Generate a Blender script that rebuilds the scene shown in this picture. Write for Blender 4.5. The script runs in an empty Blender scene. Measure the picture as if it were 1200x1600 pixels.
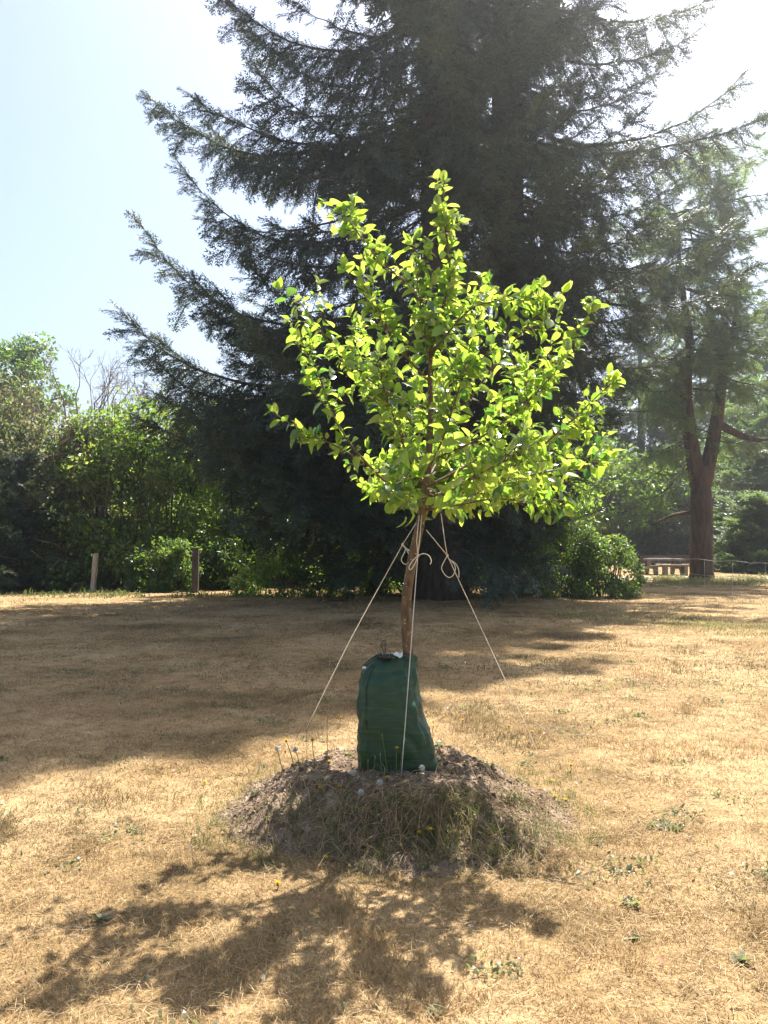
import bpy, math
import numpy as np
from mathutils import Vector

# ------------------------------------------------------------------ camera, sky, sun, exposure
scene = bpy.context.scene
COL = scene.collection
F, CX, CY, HORIZON = 1240.0, 600.0, 800.0, 845.0
CAM_Z = 1.6
PITCH = math.atan((HORIZON - CY) / F)
cam_data = bpy.data.cameras.new("camera")
cam = bpy.data.objects.new("camera", cam_data)
COL.objects.link(cam)
cam.location = (0, 0, CAM_Z)
cam.rotation_euler = (math.pi / 2 + PITCH, 0, 0)
cam_data.sensor_fit = 'VERTICAL'
cam_data.sensor_height = 36.0
cam_data.sensor_width = 27.0
cam_data.lens = 36.0 * F / 1600.0
cam_data.clip_start = 0.05
cam_data.clip_end = 5000
scene.camera = cam

SUN_EL, SUN_AZ = math.radians(60.0), math.radians(28.0)   # azimuth from +Y towards +X
world = bpy.data.worlds.new("World")
scene.world = world
world.use_nodes = True
nt = world.node_tree
sky = nt.nodes.new('ShaderNodeTexSky')
sky.sky_type = 'NISHITA'
sky.sun_disc = False
sky.sun_elevation = SUN_EL
sky.sun_rotation = SUN_AZ
sky.altitude = 50
sky.air_density = 1.0
sky.dust_density = 2.4
sky.ozone_density = 1.0
bg = nt.nodes['Background']
bg.inputs['Strength'].default_value = 0.072
nt.links.new(sky.outputs[0], bg.inputs['Color'])

sd = bpy.data.lights.new("sun", 'SUN')
sd.energy = 4.6
sd.angle = math.radians(0.53)
sd.color = (1.0, 0.965, 0.91)
sun = bpy.data.objects.new("sun", sd)
COL.objects.link(sun)
sdir = Vector((math.sin(SUN_AZ) * math.cos(SUN_EL), math.cos(SUN_AZ) * math.cos(SUN_EL), math.sin(SUN_EL)))
sun.rotation_euler = sdir.to_track_quat('Z', 'Y').to_euler()
sun.location = (0, 0, 60)

vs = scene.view_settings
vs.view_transform = 'Standard'
vs.look = 'None'
vs.gamma = 1.0
vs.exposure = 1.75
scene.cycles.max_bounces = 8
scene.cycles.transparent_max_bounces = 8
scene.cycles.use_denoising = True

# ------------------------------------------------------------------ numeric helpers
RNG = np.random.default_rng(7)


def P(px, py, d):
    """World point at depth d (metres along +Y) seen at photo pixel (px, py)."""
    u, v = (px - CX) / F, (CY - py) / F
    yy = math.cos(PITCH) - v * math.sin(PITCH)
    zz = math.sin(PITCH) + v * math.cos(PITCH)
    return np.array([u * d / yy, d, CAM_Z + zz * d / yy])


def _hash(ix, iy, seed):
    h = (ix * 374761393 + iy * 668265263 + seed * 974711) & 0xFFFFFFFF
    h = ((h ^ (h >> 13)) * 1274126177) & 0xFFFFFFFF
    return ((h ^ (h >> 16)) & 0xFFFF) / 65535.0


def vnoise(x, y, seed=0):
    x = np.asarray(x, float); y = np.asarray(y, float)
    ix = np.floor(x).astype(np.int64); iy = np.floor(y).astype(np.int64)
    fx = x - ix; fy = y - iy
    fx = fx * fx * (3 - 2 * fx); fy = fy * fy * (3 - 2 * fy)
    a = _hash(ix, iy, seed); b = _hash(ix + 1, iy, seed)
    c = _hash(ix, iy + 1, seed); d = _hash(ix + 1, iy + 1, seed)
    return a + (b - a) * fx + (c - a) * fy + (a - b - c + d) * fx * fy


def fbm(x, y, seed=0, octv=3):
    s, a, t = 0.0, 1.0, 0.0
    for k in range(octv):
        s = s + a * vnoise(x * 2 ** k, y * 2 ** k, seed + k); t += a; a *= 0.5
    return s / t


def sstep(a, b, x):
    t = np.clip((x - a) / (b - a), 0, 1)
    return t * t * (3 - 2 * t)


def lawn_z(x, y):
    x = np.asarray(x, float); y = np.asarray(y, float)
    d = np.hypot(x, y)
    return 0.035 * (fbm(x * 1.6, y * 1.6, 3) - 0.5) + 0.045 * (fbm(x * 5, y * 5, 9) - 0.5) * (1 - sstep(20, 30, d)) \
        + 0.16 * (fbm(x * .16, y * .16, 5) - 0.5) * sstep(9, 18, d)


MX, MY = 0.07, 4.80


def mound_h(x, y):
    """Height of the heap above z=0 (negative outside its rim)."""
    x = np.asarray(x, float); y = np.asarray(y, float)
    dx = (x - MX) / 1.10; dy = (y - MY)
    dy = np.where(dy < 0, dy / 0.98, dy / 1.05)
    r = np.sqrt(dx * dx + dy * dy)
    r = r * (1 + 0.22 * (fbm(x * 1.7 + 4, y * 1.7, 21) - 0.5))
    h = 0.30 * (1 - sstep(0.34, 1.06, r)) - 0.03
    h = h + (0.10 * (fbm(x * 3.2, y * 3.2, 33) - 0.5) + 0.045 * (fbm(x * 17, y * 17, 41, 2) - 0.5)) * (1 - sstep(0.8, 1.1, r))
    # small eroded ledge on the front slope
    led = np.exp(-((x - 0.32) / 0.36) ** 2) * sstep(4.06, 4.2, y) * (1 - sstep(4.2, 4.5, y))
    return h + 0.07 * led


def surf(x, y):
    return np.maximum(lawn_z(x, y), mound_h(x, y))


def hit(px, py):
    """First surface point under photo pixel."""
    o = np.array([0, 0, CAM_Z]); t = P(px, py, 1.0) - o
    d = np.linspace(2.0, 60, 6000)
    pts = o[None] + t[None] * d[:, None]
    below = pts[:, 2] < surf(pts[:, 0], pts[:, 1])
    i = int(np.argmax(below))
    p = pts[i]
    return np.array([p[0], p[1], float(surf(p[0], p[1]))])


def nrm(v):
    v = np.asarray(v, float)
    return v / np.maximum(np.linalg.norm(v, axis=-1, keepdims=True), 1e-9)


def frames(dirs, ups, rng=None, roll=0.0):
    """(N,3,3) matrices, columns = X along dirs, Z near ups."""
    X = nrm(dirs); Y = nrm(np.cross(ups, X)); Z = np.cross(X, Y)
    if rng is not None and roll:
        a = rng.normal(0, roll, len(X))[:, None]
        Y, Z = Y * np.cos(a) + Z * np.sin(a), Z * np.cos(a) - Y * np.sin(a)
    return np.stack([X, Y, Z], axis=2)


class Acc:
    """Collects triangles and quads and links them as one mesh object."""

    def __init__(s):
        s.v = []; s.n = 0
        s.t = []; s.q = []

    def add(s, verts, tris=None, quads=None, mat=0, tint=0.5):
        verts = np.asarray(verts, float).reshape(-1, 3)
        for lst, f in ((s.t, tris), (s.q, quads)):
            if f is not None and len(f):
                f = np.asarray(f, np.int64)
                tt = np.broadcast_to(np.asarray(tint, float), (len(f),)) if np.ndim(tint) == 0 or len(tint) == len(f) else np.full(len(f), float(np.mean(tint)))
                lst.append((f + s.n, np.full(len(f), mat), tt))
        s.v.append(verts); s.n += len(verts)

    def stamp(s, tv, tt, tq, M, pos, scale, mat=0, tint=None):
        """Copies of a template (verts tv, tris tt, quads tq) at M (N,3,3), pos, scale."""
        N, K = len(pos), len(tv)
        if N == 0:
            return
        scale = np.broadcast_to(np.asarray(scale, float), (N,))
        V = np.einsum('nij,kj->nki', M, tv) * scale[:, None, None] + pos[:, None, :]
        off = (np.arange(N) * K)[:, None, None]
        if tint is None:
            tint = np.full(N, 0.5)
        base = s.n
        s.v.append(V.reshape(-1, 3)); s.n += N * K
        for lst, f in ((s.t, tt), (s.q, tq)):
            if f is not None and len(f):
                f = np.asarray(f, np.int64)
                ff = (f[None] + off).reshape(-1, f.shape[1]) + base
                lst.append((ff, np.full(len(ff), mat), np.repeat(tint, len(f))))

    def build(s, name, mats, parent=None, smooth=True):
        V = np.concatenate(s.v) if s.v else np.zeros((0, 3))
        idx, sizes, mi, ti = [], [], [], []
        for lst, k in ((s.t, 3), (s.q, 4)):
            for f, m, t in lst:
                idx.append(f.reshape(-1)); sizes.append(np.full(len(f), k)); mi.append(m); ti.append(t)
        idx = np.concatenate(idx); sizes = np.concatenate(sizes); mi = np.concatenate(mi); ti = np.concatenate(ti)
        if parent is not None:
            q_ = parent
            while q_ is not None:
                V = V - np.array(q_.location); q_ = q_.parent
        me = bpy.data.meshes.new(name)
        me.vertices.add(len(V)); me.vertices.foreach_set('co', V.astype(np.float32).ravel())
        me.loops.add(len(idx)); me.loops.foreach_set('vertex_index', idx.astype(np.int32))
        me.polygons.add(len(sizes))
        start = np.concatenate([[0], np.cumsum(sizes)[:-1]])
        me.polygons.foreach_set('loop_start', start.astype(np.int32))
        me.polygons.foreach_set('material_index', mi.astype(np.int32))
        me.polygons.foreach_set('use_smooth', np.full(len(sizes), bool(smooth)))
        at = me.attributes.new('tint', 'FLOAT', 'FACE')
        at.data.foreach_set('value', ti.astype(np.float32))
        for m in (mats if isinstance(mats, (list, tuple)) else [mats]):
            me.materials.append(m)
        me.update(calc_edges=True)
        me.validate()
        o = bpy.data.objects.new(name, me)
        COL.objects.link(o)
        if parent is not None:
            o.parent = parent
        return o

    def tube(s, pts, radii, sides=8, mat=0, tint=0.5, cap=True):
        pts = np.asarray(pts, float); n = len(pts)
        radii = np.broadcast_to(np.asarray(radii, float), (n,))
        T = np.gradient(pts, axis=0); T = nrm(T)
        ref = np.array([0.0, 1.0, 0.0]) if abs(T[0][1]) < 0.9 else np.array([1.0, 0, 0])
        Y = nrm(np.cross(ref, T[0])); out = []
        a = np.linspace(0, 2 * np.pi, sides, endpoint=False)
        for i in range(n):
            Y = Y - T[i] * np.dot(Y, T[i]); Y = nrm(Y); Z = np.cross(T[i], Y)
            out.append(pts[i] + radii[i] * (np.cos(a)[:, None] * Y + np.sin(a)[:, None] * Z))
        V = np.concatenate(out)
        q = []
        for i in range(n - 1):
            for j in range(sides):
                k = (j + 1) % sides
                q.append((i * sides + j, i * sides + k, (i + 1) * sides + k, (i + 1) * sides + j))
        t = []
        if cap:
            V = np.concatenate([V, pts[:1], pts[-1:]])
            for j in range(sides):
                k = (j + 1) % sides
                t.append((n * sides, k, j)); t.append((n * sides + 1, (n - 1) * sides + j, (n - 1) * sides + k))
        s.add(V, t, q, mat, tint)

    def box(s, c, size, rot=0.0, mat=0, tint=0.5, tilt=0.0):
        x, y, z = np.array(size) / 2
        V = np.array([[i, j, k] for i in (-x, x) for j in (-y, y) for k in (-z, z)])
        ct, st = math.cos(tilt), math.sin(tilt)
        V = V @ np.array([[ct, 0, st], [0, 1, 0], [-st, 0, ct]]).T
        cr, sr = math.cos(rot), math.sin(rot)
        V = V @ np.array([[cr, -sr, 0], [sr, cr, 0], [0, 0, 1]]).T + np.array(c)
        s.add(V, None, [(0, 1, 3, 2), (4, 6, 7, 5), (0, 4, 5, 1), (2, 3, 7, 6), (0, 2, 6, 4), (1, 5, 7, 3)], mat, tint)

    def ball(s, c, r, seg=10, rings=7, mat=0, tint=0.5, squash=(1, 1, 1)):
        V = [[0, 0, 1]]
        for i in range(1, rings):
            th = math.pi * i / rings
            for j in range(seg):
                a = 2 * math.pi * j / seg
                V.append([math.sin(th) * math.cos(a), math.sin(th) * math.sin(a), math.cos(th)])
        V.append([0, 0, -1]); V = np.array(V) * np.array(squash) * r + np.array(c)
        t, q = [], []
        for j in range(seg):
            k = (j + 1) % seg
            t.append((0, 1 + j, 1 + k)); e = 1 + (rings - 2) * seg
            t.append((len(V) - 1, e + k, e + j))
            for i in range(rings - 2):
                q.append((1 + i * seg + j, 1 + (i + 1) * seg + j, 1 + (i + 1) * seg + k, 1 + i * seg + k))
        s.add(V, t, q, mat, tint)


def spline(ctrl, n):
    """Catmull-Rom through control points."""
    c = np.asarray(ctrl, float)
    c = np.concatenate([[2 * c[0] - c[1]], c, [2 * c[-1] - c[-2]]])
    m = len(c) - 3
    u = np.linspace(0, m - 1e-9, n); i = u.astype(int); f = (u - i)[:, None]
    p0, p1, p2, p3 = c[i], c[i + 1], c[i + 2], c[i + 3]
    return 0.5 * ((2 * p1) + (-p0 + p2) * f + (2 * p0 - 5 * p1 + 4 * p2 - p3) * f * f + (-p0 + 3 * p1 - 3 * p2 + p3) * f ** 3)


def thing(name, label, cat, loc=(0, 0, 0), group=None):
    o = bpy.data.objects.new(name, None)
    COL.objects.link(o)
    o.empty_display_size = 0.2
    o.location = [float(v) for v in loc]
    return tag(o, label, cat, group)


def tag(o, label=None, cat=None, group=None, kind=None):
    if label: o['label'] = label
    if cat: o['category'] = cat
    if group: o['group'] = group
    if kind: o['kind'] = kind
    return o


# ------------------------------------------------------------------ materials
def ramp_node(t, stops):
    r = t.nodes.new('ShaderNodeValToRGB')
    el = r.color_ramp.elements
    while len(el) < len(stops):
        el.new(0.5)
    for e, (p, c) in zip(el, stops):
        e.position = p; e.color = (*c, 1)
    return r


def leaf_mat(name, stops, tstops, rough=0.4, trans=0.45, spec=0.5, island=0.35):
    """Leaf surface: reflecting top, light coming through; colour follows the leaf's own tint."""
    m = bpy.data.materials.new(name); m.use_nodes = True
    t = m.node_tree; L = t.links
    pr = t.nodes['Principled BSDF']; out = t.nodes['Material Output']
    at = t.nodes.new('ShaderNodeAttribute'); at.attribute_name = 'tint'
    ge = t.nodes.new('ShaderNodeNewGeometry')
    mm = t.nodes.new('ShaderNodeMath'); mm.operation = 'MULTIPLY_ADD'
    L.new(ge.outputs['Random Per Island'], mm.inputs[0]); mm.inputs[1].default_value = island
    L.new(at.outputs['Fac'], mm.inputs[2])
    sb = t.nodes.new('ShaderNodeMath'); sb.operation = 'SUBTRACT'; sb.use_clamp = True
    L.new(mm.outputs[0], sb.inputs[0]); sb.inputs[1].default_value = island / 2
    r1 = ramp_node(t, stops); r2 = ramp_node(t, tstops)
    L.new(sb.outputs[0], r1.inputs[0]); L.new(sb.outputs[0], r2.inputs[0])
    L.new(r1.outputs[0], pr.inputs['Base Color'])
    pr.inputs['Roughness'].default_value = rough
    pr.inputs['Specular IOR Level'].default_value = spec
    tr = t.nodes.new('ShaderNodeBsdfTranslucent'); L.new(r2.outputs[0], tr.inputs['Color'])
    mx = t.nodes.new('ShaderNodeMixShader'); mx.inputs[0].default_value = trans
    L.new(pr.outputs[0], mx.inputs[1]); L.new(tr.outputs[0], mx.inputs[2])
    L.new(mx.outputs[0], out.inputs['Surface'])
    return m


def noise_mat(name, stops, scale=(8, 8, 8), rough=0.9, bump=0.4, bscale=40, bdist=0.02, detail=5, spec=0.2, use_obj=True):
    m = bpy.data.materials.new(name); m.use_nodes = True
    t = m.node_tree; L = t.links; pr = t.nodes['Principled BSDF']
    tc = t.nodes.new('ShaderNodeTexCoord'); mp = t.nodes.new('ShaderNodeMapping')
    mp.inputs['Scale'].default_value = scale
    L.new(tc.outputs['Object'], mp.inputs['Vector'])
    n = t.nodes.new('ShaderNodeTexNoise'); n.inputs['Scale'].default_value = 1; n.inputs['Detail'].default_value = detail
    n.inputs['Roughness'].default_value = 0.65
    L.new(mp.outputs[0], n.inputs['Vector'])
    r = ramp_node(t, stops); L.new(n.outputs['Fac'], r.inputs[0]); L.new(r.outputs[0], pr.inputs['Base Color'])
    pr.inputs['Roughness'].default_value = rough; pr.inputs['Specular IOR Level'].default_value = spec
    if bump:
        n2 = t.nodes.new('ShaderNodeTexNoise'); n2.inputs['Scale'].default_value = bscale; n2.inputs['Detail'].default_value = 4
        L.new(mp.outputs[0], n2.inputs['Vector']) if bscale < 0 else L.new(tc.outputs['Object'], n2.inputs['Vector'])
        b = t.nodes.new('ShaderNodeBump'); b.inputs['Strength'].default_value = bump; b.inputs['Distance'].default_value = bdist
        L.new(n2.outputs['Fac'], b.inputs['Height']); L.new(b.outputs[0], pr.inputs['Normal'])
    return m


def bark_mat(name, dark, light, sx=9, sz=1.2, dist=0.05):
    m = bpy.data.materials.new(name); m.use_nodes = True
    t = m.node_tree; L = t.links; pr = t.nodes['Principled BSDF']
    tc = t.nodes.new('ShaderNodeTexCoord'); mp = t.nodes.new('ShaderNodeMapping')
    mp.inputs['Scale'].default_value = (sx, sx, sz)
    L.new(tc.outputs['Object'], mp.inputs['Vector'])
    n = t.nodes.new('ShaderNodeTexNoise'); n.inputs['Scale'].default_value = 1; n.inputs['Detail'].default_value = 7
    n.inputs['Roughness'].default_value = 0.7
    L.new(mp.outputs[0], n.inputs['Vector'])
    r = ramp_node(t, [(0.32, dark), (0.66, light)])
    L.new(n.outputs['Fac'], r.inputs[0]); L.new(r.outputs[0], pr.inputs['Base Color'])
    b = t.nodes.new('ShaderNodeBump'); b.inputs['Strength'].default_value = 0.9; b.inputs['Distance'].default_value = dist
    L.new(n.outputs['Fac'], b.inputs['Height']); L.new(b.outputs[0], pr.inputs['Normal'])
    pr.inputs['Roughness'].default_value = 0.9; pr.inputs['Specular IOR Level'].default_value = 0.2
    return m


def plain_mat(name, c, rough=0.6, spec=0.4):
    return noise_mat(name, [(0.3, [v * 0.8 for v in c]), (0.7, [min(1, v * 1.15) for v in c])], (30, 30, 30), rough, 0.15, 80, 0.003, 3, spec)


M = {}
M['lawn'] = None
M['straw'] = leaf_mat('dry_grass_blade', [(0, (.10, .09, .038)), (.25, (.24, .162, .076)), (.6, (.40, .272, .126)), (1, (.60, .445, .25))],
                      [(0, (.15, .14, .05)), (.3, (.30, .20, .09)), (1, (.52, .37, .18))], 0.55, 0.35, 0.3, 0.5)
M['green'] = leaf_mat('green_grass_blade', [(0, (.05, .08, .02)), (.3, (.10, .13, .04)), (.55, (.22, .19, .085)), (1, (.46, .36, .20))],
                      [(0, (.14, .24, .04)), (.4, (.24, .28, .07)), (1, (.5, .38, .18))], 0.5, 0.4, 0.3, 0.4)
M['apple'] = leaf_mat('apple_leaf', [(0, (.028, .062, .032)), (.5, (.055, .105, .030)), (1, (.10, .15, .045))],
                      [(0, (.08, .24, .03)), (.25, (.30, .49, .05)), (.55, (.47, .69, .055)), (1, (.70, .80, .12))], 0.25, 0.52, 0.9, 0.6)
M['needle'] = leaf_mat('conifer_needles', [(0, (.019, .041, .026)), (.5, (.042, .073, .043)), (1, (.115, .15, .078))],
                       [(0, (.03, .05, .02)), (1, (.15, .18, .06))], 0.42, 0.25, 0.5, 0.45)
M['needle_light'] = leaf_mat('pale_conifer_needles', [(0, (.045, .085, .035)), (.6, (.10, .15, .06)), (1, (.19, .23, .11))],
                             [(0, (.11, .19, .05)), (1, (.32, .42, .13))], 0.45, 0.42, 0.45, 0.4)
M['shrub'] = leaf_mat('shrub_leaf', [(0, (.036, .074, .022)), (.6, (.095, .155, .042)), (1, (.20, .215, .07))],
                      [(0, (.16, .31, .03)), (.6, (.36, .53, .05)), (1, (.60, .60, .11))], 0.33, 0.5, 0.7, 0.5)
M['olive'] = leaf_mat('dry_shrub_leaf', [(0, (.05, .08, .03)), (.5, (.11, .13, .06)), (1, (.26, .22, .13))],
                      [(0, (.16, .26, .05)), (1, (.42, .40, .16))], 0.4, 0.45, 0.5, 0.5)
M['fern'] = leaf_mat('bright_shrub_leaf', [(0, (.03, .065, .018)), (.6, (.06, .115, .03)), (1, (.13, .17, .06))],
                     [(0, (.13, .30, .03)), (1, (.42, .52, .08))], 0.34, 0.42, 0.6, 0.6)
M['spruce_bark'] = bark_mat('grey_conifer_bark', (.035, .028, .024), (.12, .10, .085), 7, 1.0, 0.06)
M['brown_bark'] = bark_mat('red_brown_bark', (.030, .022, .017), (.125, .088, .064), 8, 1.6, 0.09)
M['twig'] = bark_mat('bare_twig', (.16, .12, .09), (.38, .30, .23), 20, 20, 0.004)
M['stem'] = bark_mat('shrub_stem', (.05, .04, .03), (.15, .12, .09), 12, 4, 0.01)


def apple_bark():
    m = bark_mat('apple_bark', (.055, .036, .02), (.19, .128, .072), 40, 14, 0.006)
    t = m.node_tree; L = t.links; pr = t.nodes['Principled BSDF']
    tc = t.nodes.new('ShaderNodeTexCoord'); mp = t.nodes.new('ShaderNodeMapping'); mp.inputs['Scale'].default_value = (26, 26, 42)
    L.new(tc.outputs['Object'], mp.inputs['Vector'])
    v = t.nodes.new('ShaderNodeTexVoronoi'); v.inputs['Scale'].default_value = 1.0
    L.new(mp.outputs[0], v.inputs['Vector'])
    r = ramp_node(t, [(0.10, (1, 1, 1)), (0.2, (0, 0, 0))]); L.new(v.outputs['Distance'], r.inputs[0])
    old = pr.inputs['Base Color'].links[0].from_socket
    mx = t.nodes.new('ShaderNodeMix'); mx.data_type = 'RGBA'
    L.new(r.outputs[0], mx.inputs['Factor']); L.new(old, mx.inputs['A']); mx.inputs['B'].default_value = (.42, .35, .26, 1)
    L.new(mx.outputs['Result'], pr.inputs['Base Color'])
    pr.inputs['Roughness'].default_value = 0.6
    return m


M['apple_bark'] = apple_bark()


def lawn_mat():
    m = bpy.data.materials.new('dry_lawn_soil'); m.use_nodes = True
    t = m.node_tree; L = t.links; pr = t.nodes['Principled BSDF']
    tc = t.nodes.new('ShaderNodeTexCoord')

    def noise(s, d=5, stretch=None):
        n = t.nodes.new('ShaderNodeTexNoise'); n.inputs['Scale'].default_value = s; n.inputs['Detail'].default_value = d
        n.inputs['Roughness'].default_value = 0.62
        L.new(tc.outputs['Object'], n.inputs['Vector'])
        return n
    a = noise(0.55, 6); b = noise(6, 6); c = noise(70, 5)
    ra = ramp_node(t, [(.32, (.11, .085, .042)), (.45, (.30, .206, .10)), (.6, (.45, .325, .175)), (.8, (.33, .236, .12))])
    rb = ramp_node(t, [(.3, (.45, .43, .38)), (.48, (.92, .9, .88)), (.7, (1.15, 1.13, 1.1))])
    rc = ramp_node(t, [(.3, (.55, .52, .48)), (.62, (1.12, 1.1, 1.08))])
    L.new(a.outputs['Fac'], ra.inputs[0]); L.new(b.outputs['Fac'], rb.inputs[0]); L.new(c.outputs['Fac'], rc.inputs[0])

    def mul(x, y):
        k = t.nodes.new('ShaderNodeMix'); k.data_type = 'RGBA'; k.blend_type = 'MULTIPLY'; k.inputs['Factor'].default_value = 1
        L.new(x, k.inputs['A']); L.new(y, k.inputs['B']); return k.outputs['Result']
    L.new(mul(mul(ra.outputs[0], rb.outputs[0]), rc.outputs[0]), pr.inputs['Base Color'])
    bp = t.nodes.new('ShaderNodeBump'); bp.inputs['Strength'].default_value = .7; bp.inputs['Distance'].default_value = .02
    L.new(c.outputs['Fac'], bp.inputs['Height']); L.new(bp.outputs[0], pr.inputs['Normal'])
    pr.inputs['Roughness'].default_value = .95; pr.inputs['Specular IOR Level'].default_value = .1
    return m


M['lawn'] = lawn_mat()
M['soil'] = noise_mat('mound_soil', [(.3, (.07, .048, .03)), (.5, (.205, .142, .092)), (.7, (.36, .265, .18))], (14, 14, 14), .95, .8, 60, .02, 8, .1)
M['chip'] = leaf_mat('mulch_chip', [(0, (.06, .04, .024)), (.5, (.235, .162, .102)), (1, (.52, .40, .28))], [(0, (.2, .15, .1)), (1, (.4, .3, .2))], .8, .05, .2, .5)
M['fallen'] = leaf_mat('fallen_leaf', [(0, (.16, .04, .03)), (.5, (.30, .13, .07)), (1, (.55, .46, .36))], [(0, (.3, .06, .03)), (1, (.5, .35, .2))], .6, .2, .3, .3)
M['rope'] = leaf_mat('twine', [(0, (.78, .74, .67)), (1, (.86, .83, .77))], [(0, (.8, .76, .68)), (1, (.85, .82, .75))], .7, .4, .2, .2)
M['yellow'] = leaf_mat('dandelion_petal', [(0, (.80, .50, .01)), (1, (.85, .60, .03))], [(0, (.8, .5, .01)), (1, (.9, .65, .05))], .6, .3, .2, .3)
M['fluff'] = leaf_mat('seed_fluff', [(0, (.54, .54, .50)), (1, (.70, .69, .64))], [(0, (.6, .6, .56)), (1, (.72, .72, .67))], .9, .5, .1, .2)
M['greystem'] = leaf_mat('flower_stem', [(0, (.10, .15, .04)), (1, (.20, .24, .08))], [(0, (.2, .32, .05)), (1, (.3, .38, .1))], .5, .25, .3, .2)
M['post'] = bark_mat('weathered_post', (.20, .17, .14), (.40, .35, .29), 14, 2, .01)
M['darkpost'] = bark_mat('dark_post', (.05, .04, .034), (.12, .10, .08), 14, 2, .01)
M['wire'] = plain_mat('fence_wire', (.42, .41, .39), .45, .5)
M['concrete'] = noise_mat('pale_concrete', [(.3, (.17, .15, .125)), (.7, (.27, .24, .20))], (6, 6, 6), .9, .3, 40, .005)
M['rail'] = bark_mat('rail_wood', (.10, .07, .055), (.24, .18, .14), 4, 8, .02)
M['gravel'] = noise_mat('pale_gravel', [(.3, (.36, .33, .30)), (.7, (.56, .53, .50))], (5, 5, 5), .95, .5, 30, .02)

# ------------------------------------------------------------------ the ground
def graded(lo, hi, fine_lo, fine_hi, step, grow=1.16):
    a = list(np.arange(fine_lo, fine_hi + 1e-6, step))
    s = step
    while a[-1] < hi:
        s *= grow; a.append(min(hi, a[-1] + s))
    s = step
    while a[0] > lo:
        s *= grow; a.insert(0, max(lo, a[0] - s))
    return np.array(a)


def grid_mesh(xs, ys, zf):
    X, Y = np.meshgrid(xs, ys)
    Z = zf(X, Y)
    V = np.stack([X, Y, Z], -1).reshape(-1, 3)
    nx, ny = len(xs), len(ys)
    i = np.arange((ny - 1) * nx).reshape(ny - 1, nx)[:, :-1].ravel()
    return V, np.stack([i, i + 1, i + nx + 1, i + nx], 1)


acc = Acc()
V, q = grid_mesh(graded(-420, 420, -5, 5, .05), graded(-60, 480, 1.5, 9, .05), lawn_z)
acc.add(V, None, q)
tag(acc.build('lawn', M['lawn']), kind='structure')

acc = Acc()
V, q = grid_mesh(np.arange(-1.4, 1.6, .018), np.arange(3.6, 6.1, .018), mound_h)
acc.add(V, None, q)
tag(acc.build('soil_mound', M['soil']), kind='structure')

# pale gravel path at the far right
acc = Acc()
xs = np.linspace(8.5, 40, 60); ys = np.linspace(0, 1, 8)
X, Y = np.meshgrid(xs, ys)
YY = 34.6 - (X - 8.5) * 0.10 + Y * 1.1
V = np.stack([X, YY, lawn_z(X, YY) + .02], -1).reshape(-1, 3)
i = np.arange(7 * 60).reshape(7, 60)[:, :-1].ravel()
acc.add(V, None, np.stack([i, i + 1, i + 61, i + 60], 1))
tag(acc.build('path', M['gravel']), kind='structure')

# ------------------------------------------------------------------ grass (uncountable)
def blades(acc, x, y, z, length, width, lean, rng, tint, mat=0, bend=0.5):
    """Curved tapering blades: 5 verts each."""
    n = len(x)
    az = rng.uniform(0, 2 * np.pi, n)
    d = np.stack([np.cos(az), np.sin(az), np.zeros(n)], 1)
    fa = rng.uniform(0, 2 * np.pi, n)
    w = np.stack([np.cos(fa), np.sin(fa), np.zeros(n)], 1) * (width / 2)[:, None]
    p0 = np.stack([x, y, z - .004], 1)
    up = np.array([0, 0, 1.0])
    p1 = p0 + (up * np.cos(lean)[:, None] + d * np.sin(lean)[:, None]) * (length * .5)[:, None]
    l2 = np.minimum(lean + bend, 1.62)
    p2 = p1 + (up * np.cos(l2)[:, None] + d * np.sin(l2)[:, None]) * (length * .5)[:, None]
    V = np.stack([p0 - w, p0 + w, p1 + w * .75, p1 - w * .75, p2], 1).reshape(-1, 3)
    b = np.arange(n) * 5
    base = acc.n
    acc.v.append(V); acc.n += len(V)
    q = np.stack([b, b + 1, b + 2, b + 3], 1) + base
    t = np.stack([b + 3, b + 2, b + 4], 1) + base
    acc.q.append((q, np.full(n, mat), tint)); acc.t.append((t, np.full(n, mat), tint))


def scatter_trapezoid(rng, n, d0, d1, margin):
    """Points over the ground between depths d0 and d1, a little wider than the view."""
    y = np.sqrt(rng.uniform(0, 1, n) * (d1 ** 2 - d0 ** 2) + d0 ** 2)
    x = rng.uniform(-1, 1, n) * (y * .485 + margin)
    return x, y


acc = Acc()
rng = np.random.default_rng(11)
for n, d0, d1, wid, ln, lift in ((230000, 2.2, 4.6, .0030, .052, 0), (190000, 4.6, 8.5, .0042, .058, 0), (140000, 8.5, 15, .008, .062, 0), (90000, 15, 30, .016, .07, 0), (40000, 30, 62, .03, .09, 0)):
    x, y = scatter_trapezoid(rng, n, d0, d1, .9)
    clump = fbm(x * 3.2, y * 3.2, 51)
    patch = fbm(x * .55, y * .55, 61)
    fine = fbm(x * 11, y * 11, 71, 2)
    keep = (rng.uniform(0, 1, n) < .25 + 1.1 * fine) & (mound_h(x, y) < lawn_z(x, y) + .03)
    x, y, clump, patch, fine = x[keep], y[keep], clump[keep], patch[keep], fine[keep]
    n = len(x)
    tall = sstep(.5, .8, clump)
    L_ = ln * rng.uniform(.4, 1.25, n) * (.75 + .55 * tall)
    lean = np.clip(rng.normal(1.0, .35, n) - .35 * tall, .05, 1.5)
    tint = np.clip(.12 + .85 * patch + .30 * (fine - .5) + .15 * rng.normal(0, 1, n) - .38 * sstep(.55, .75, fbm(x * 1.1 + 9, y * 1.1, 81)), 0.02, 1)
    blades(acc, x, y, lawn_z(x, y), L_, wid * rng.uniform(.6, 1.3, n), lean, rng, tint)
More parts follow.
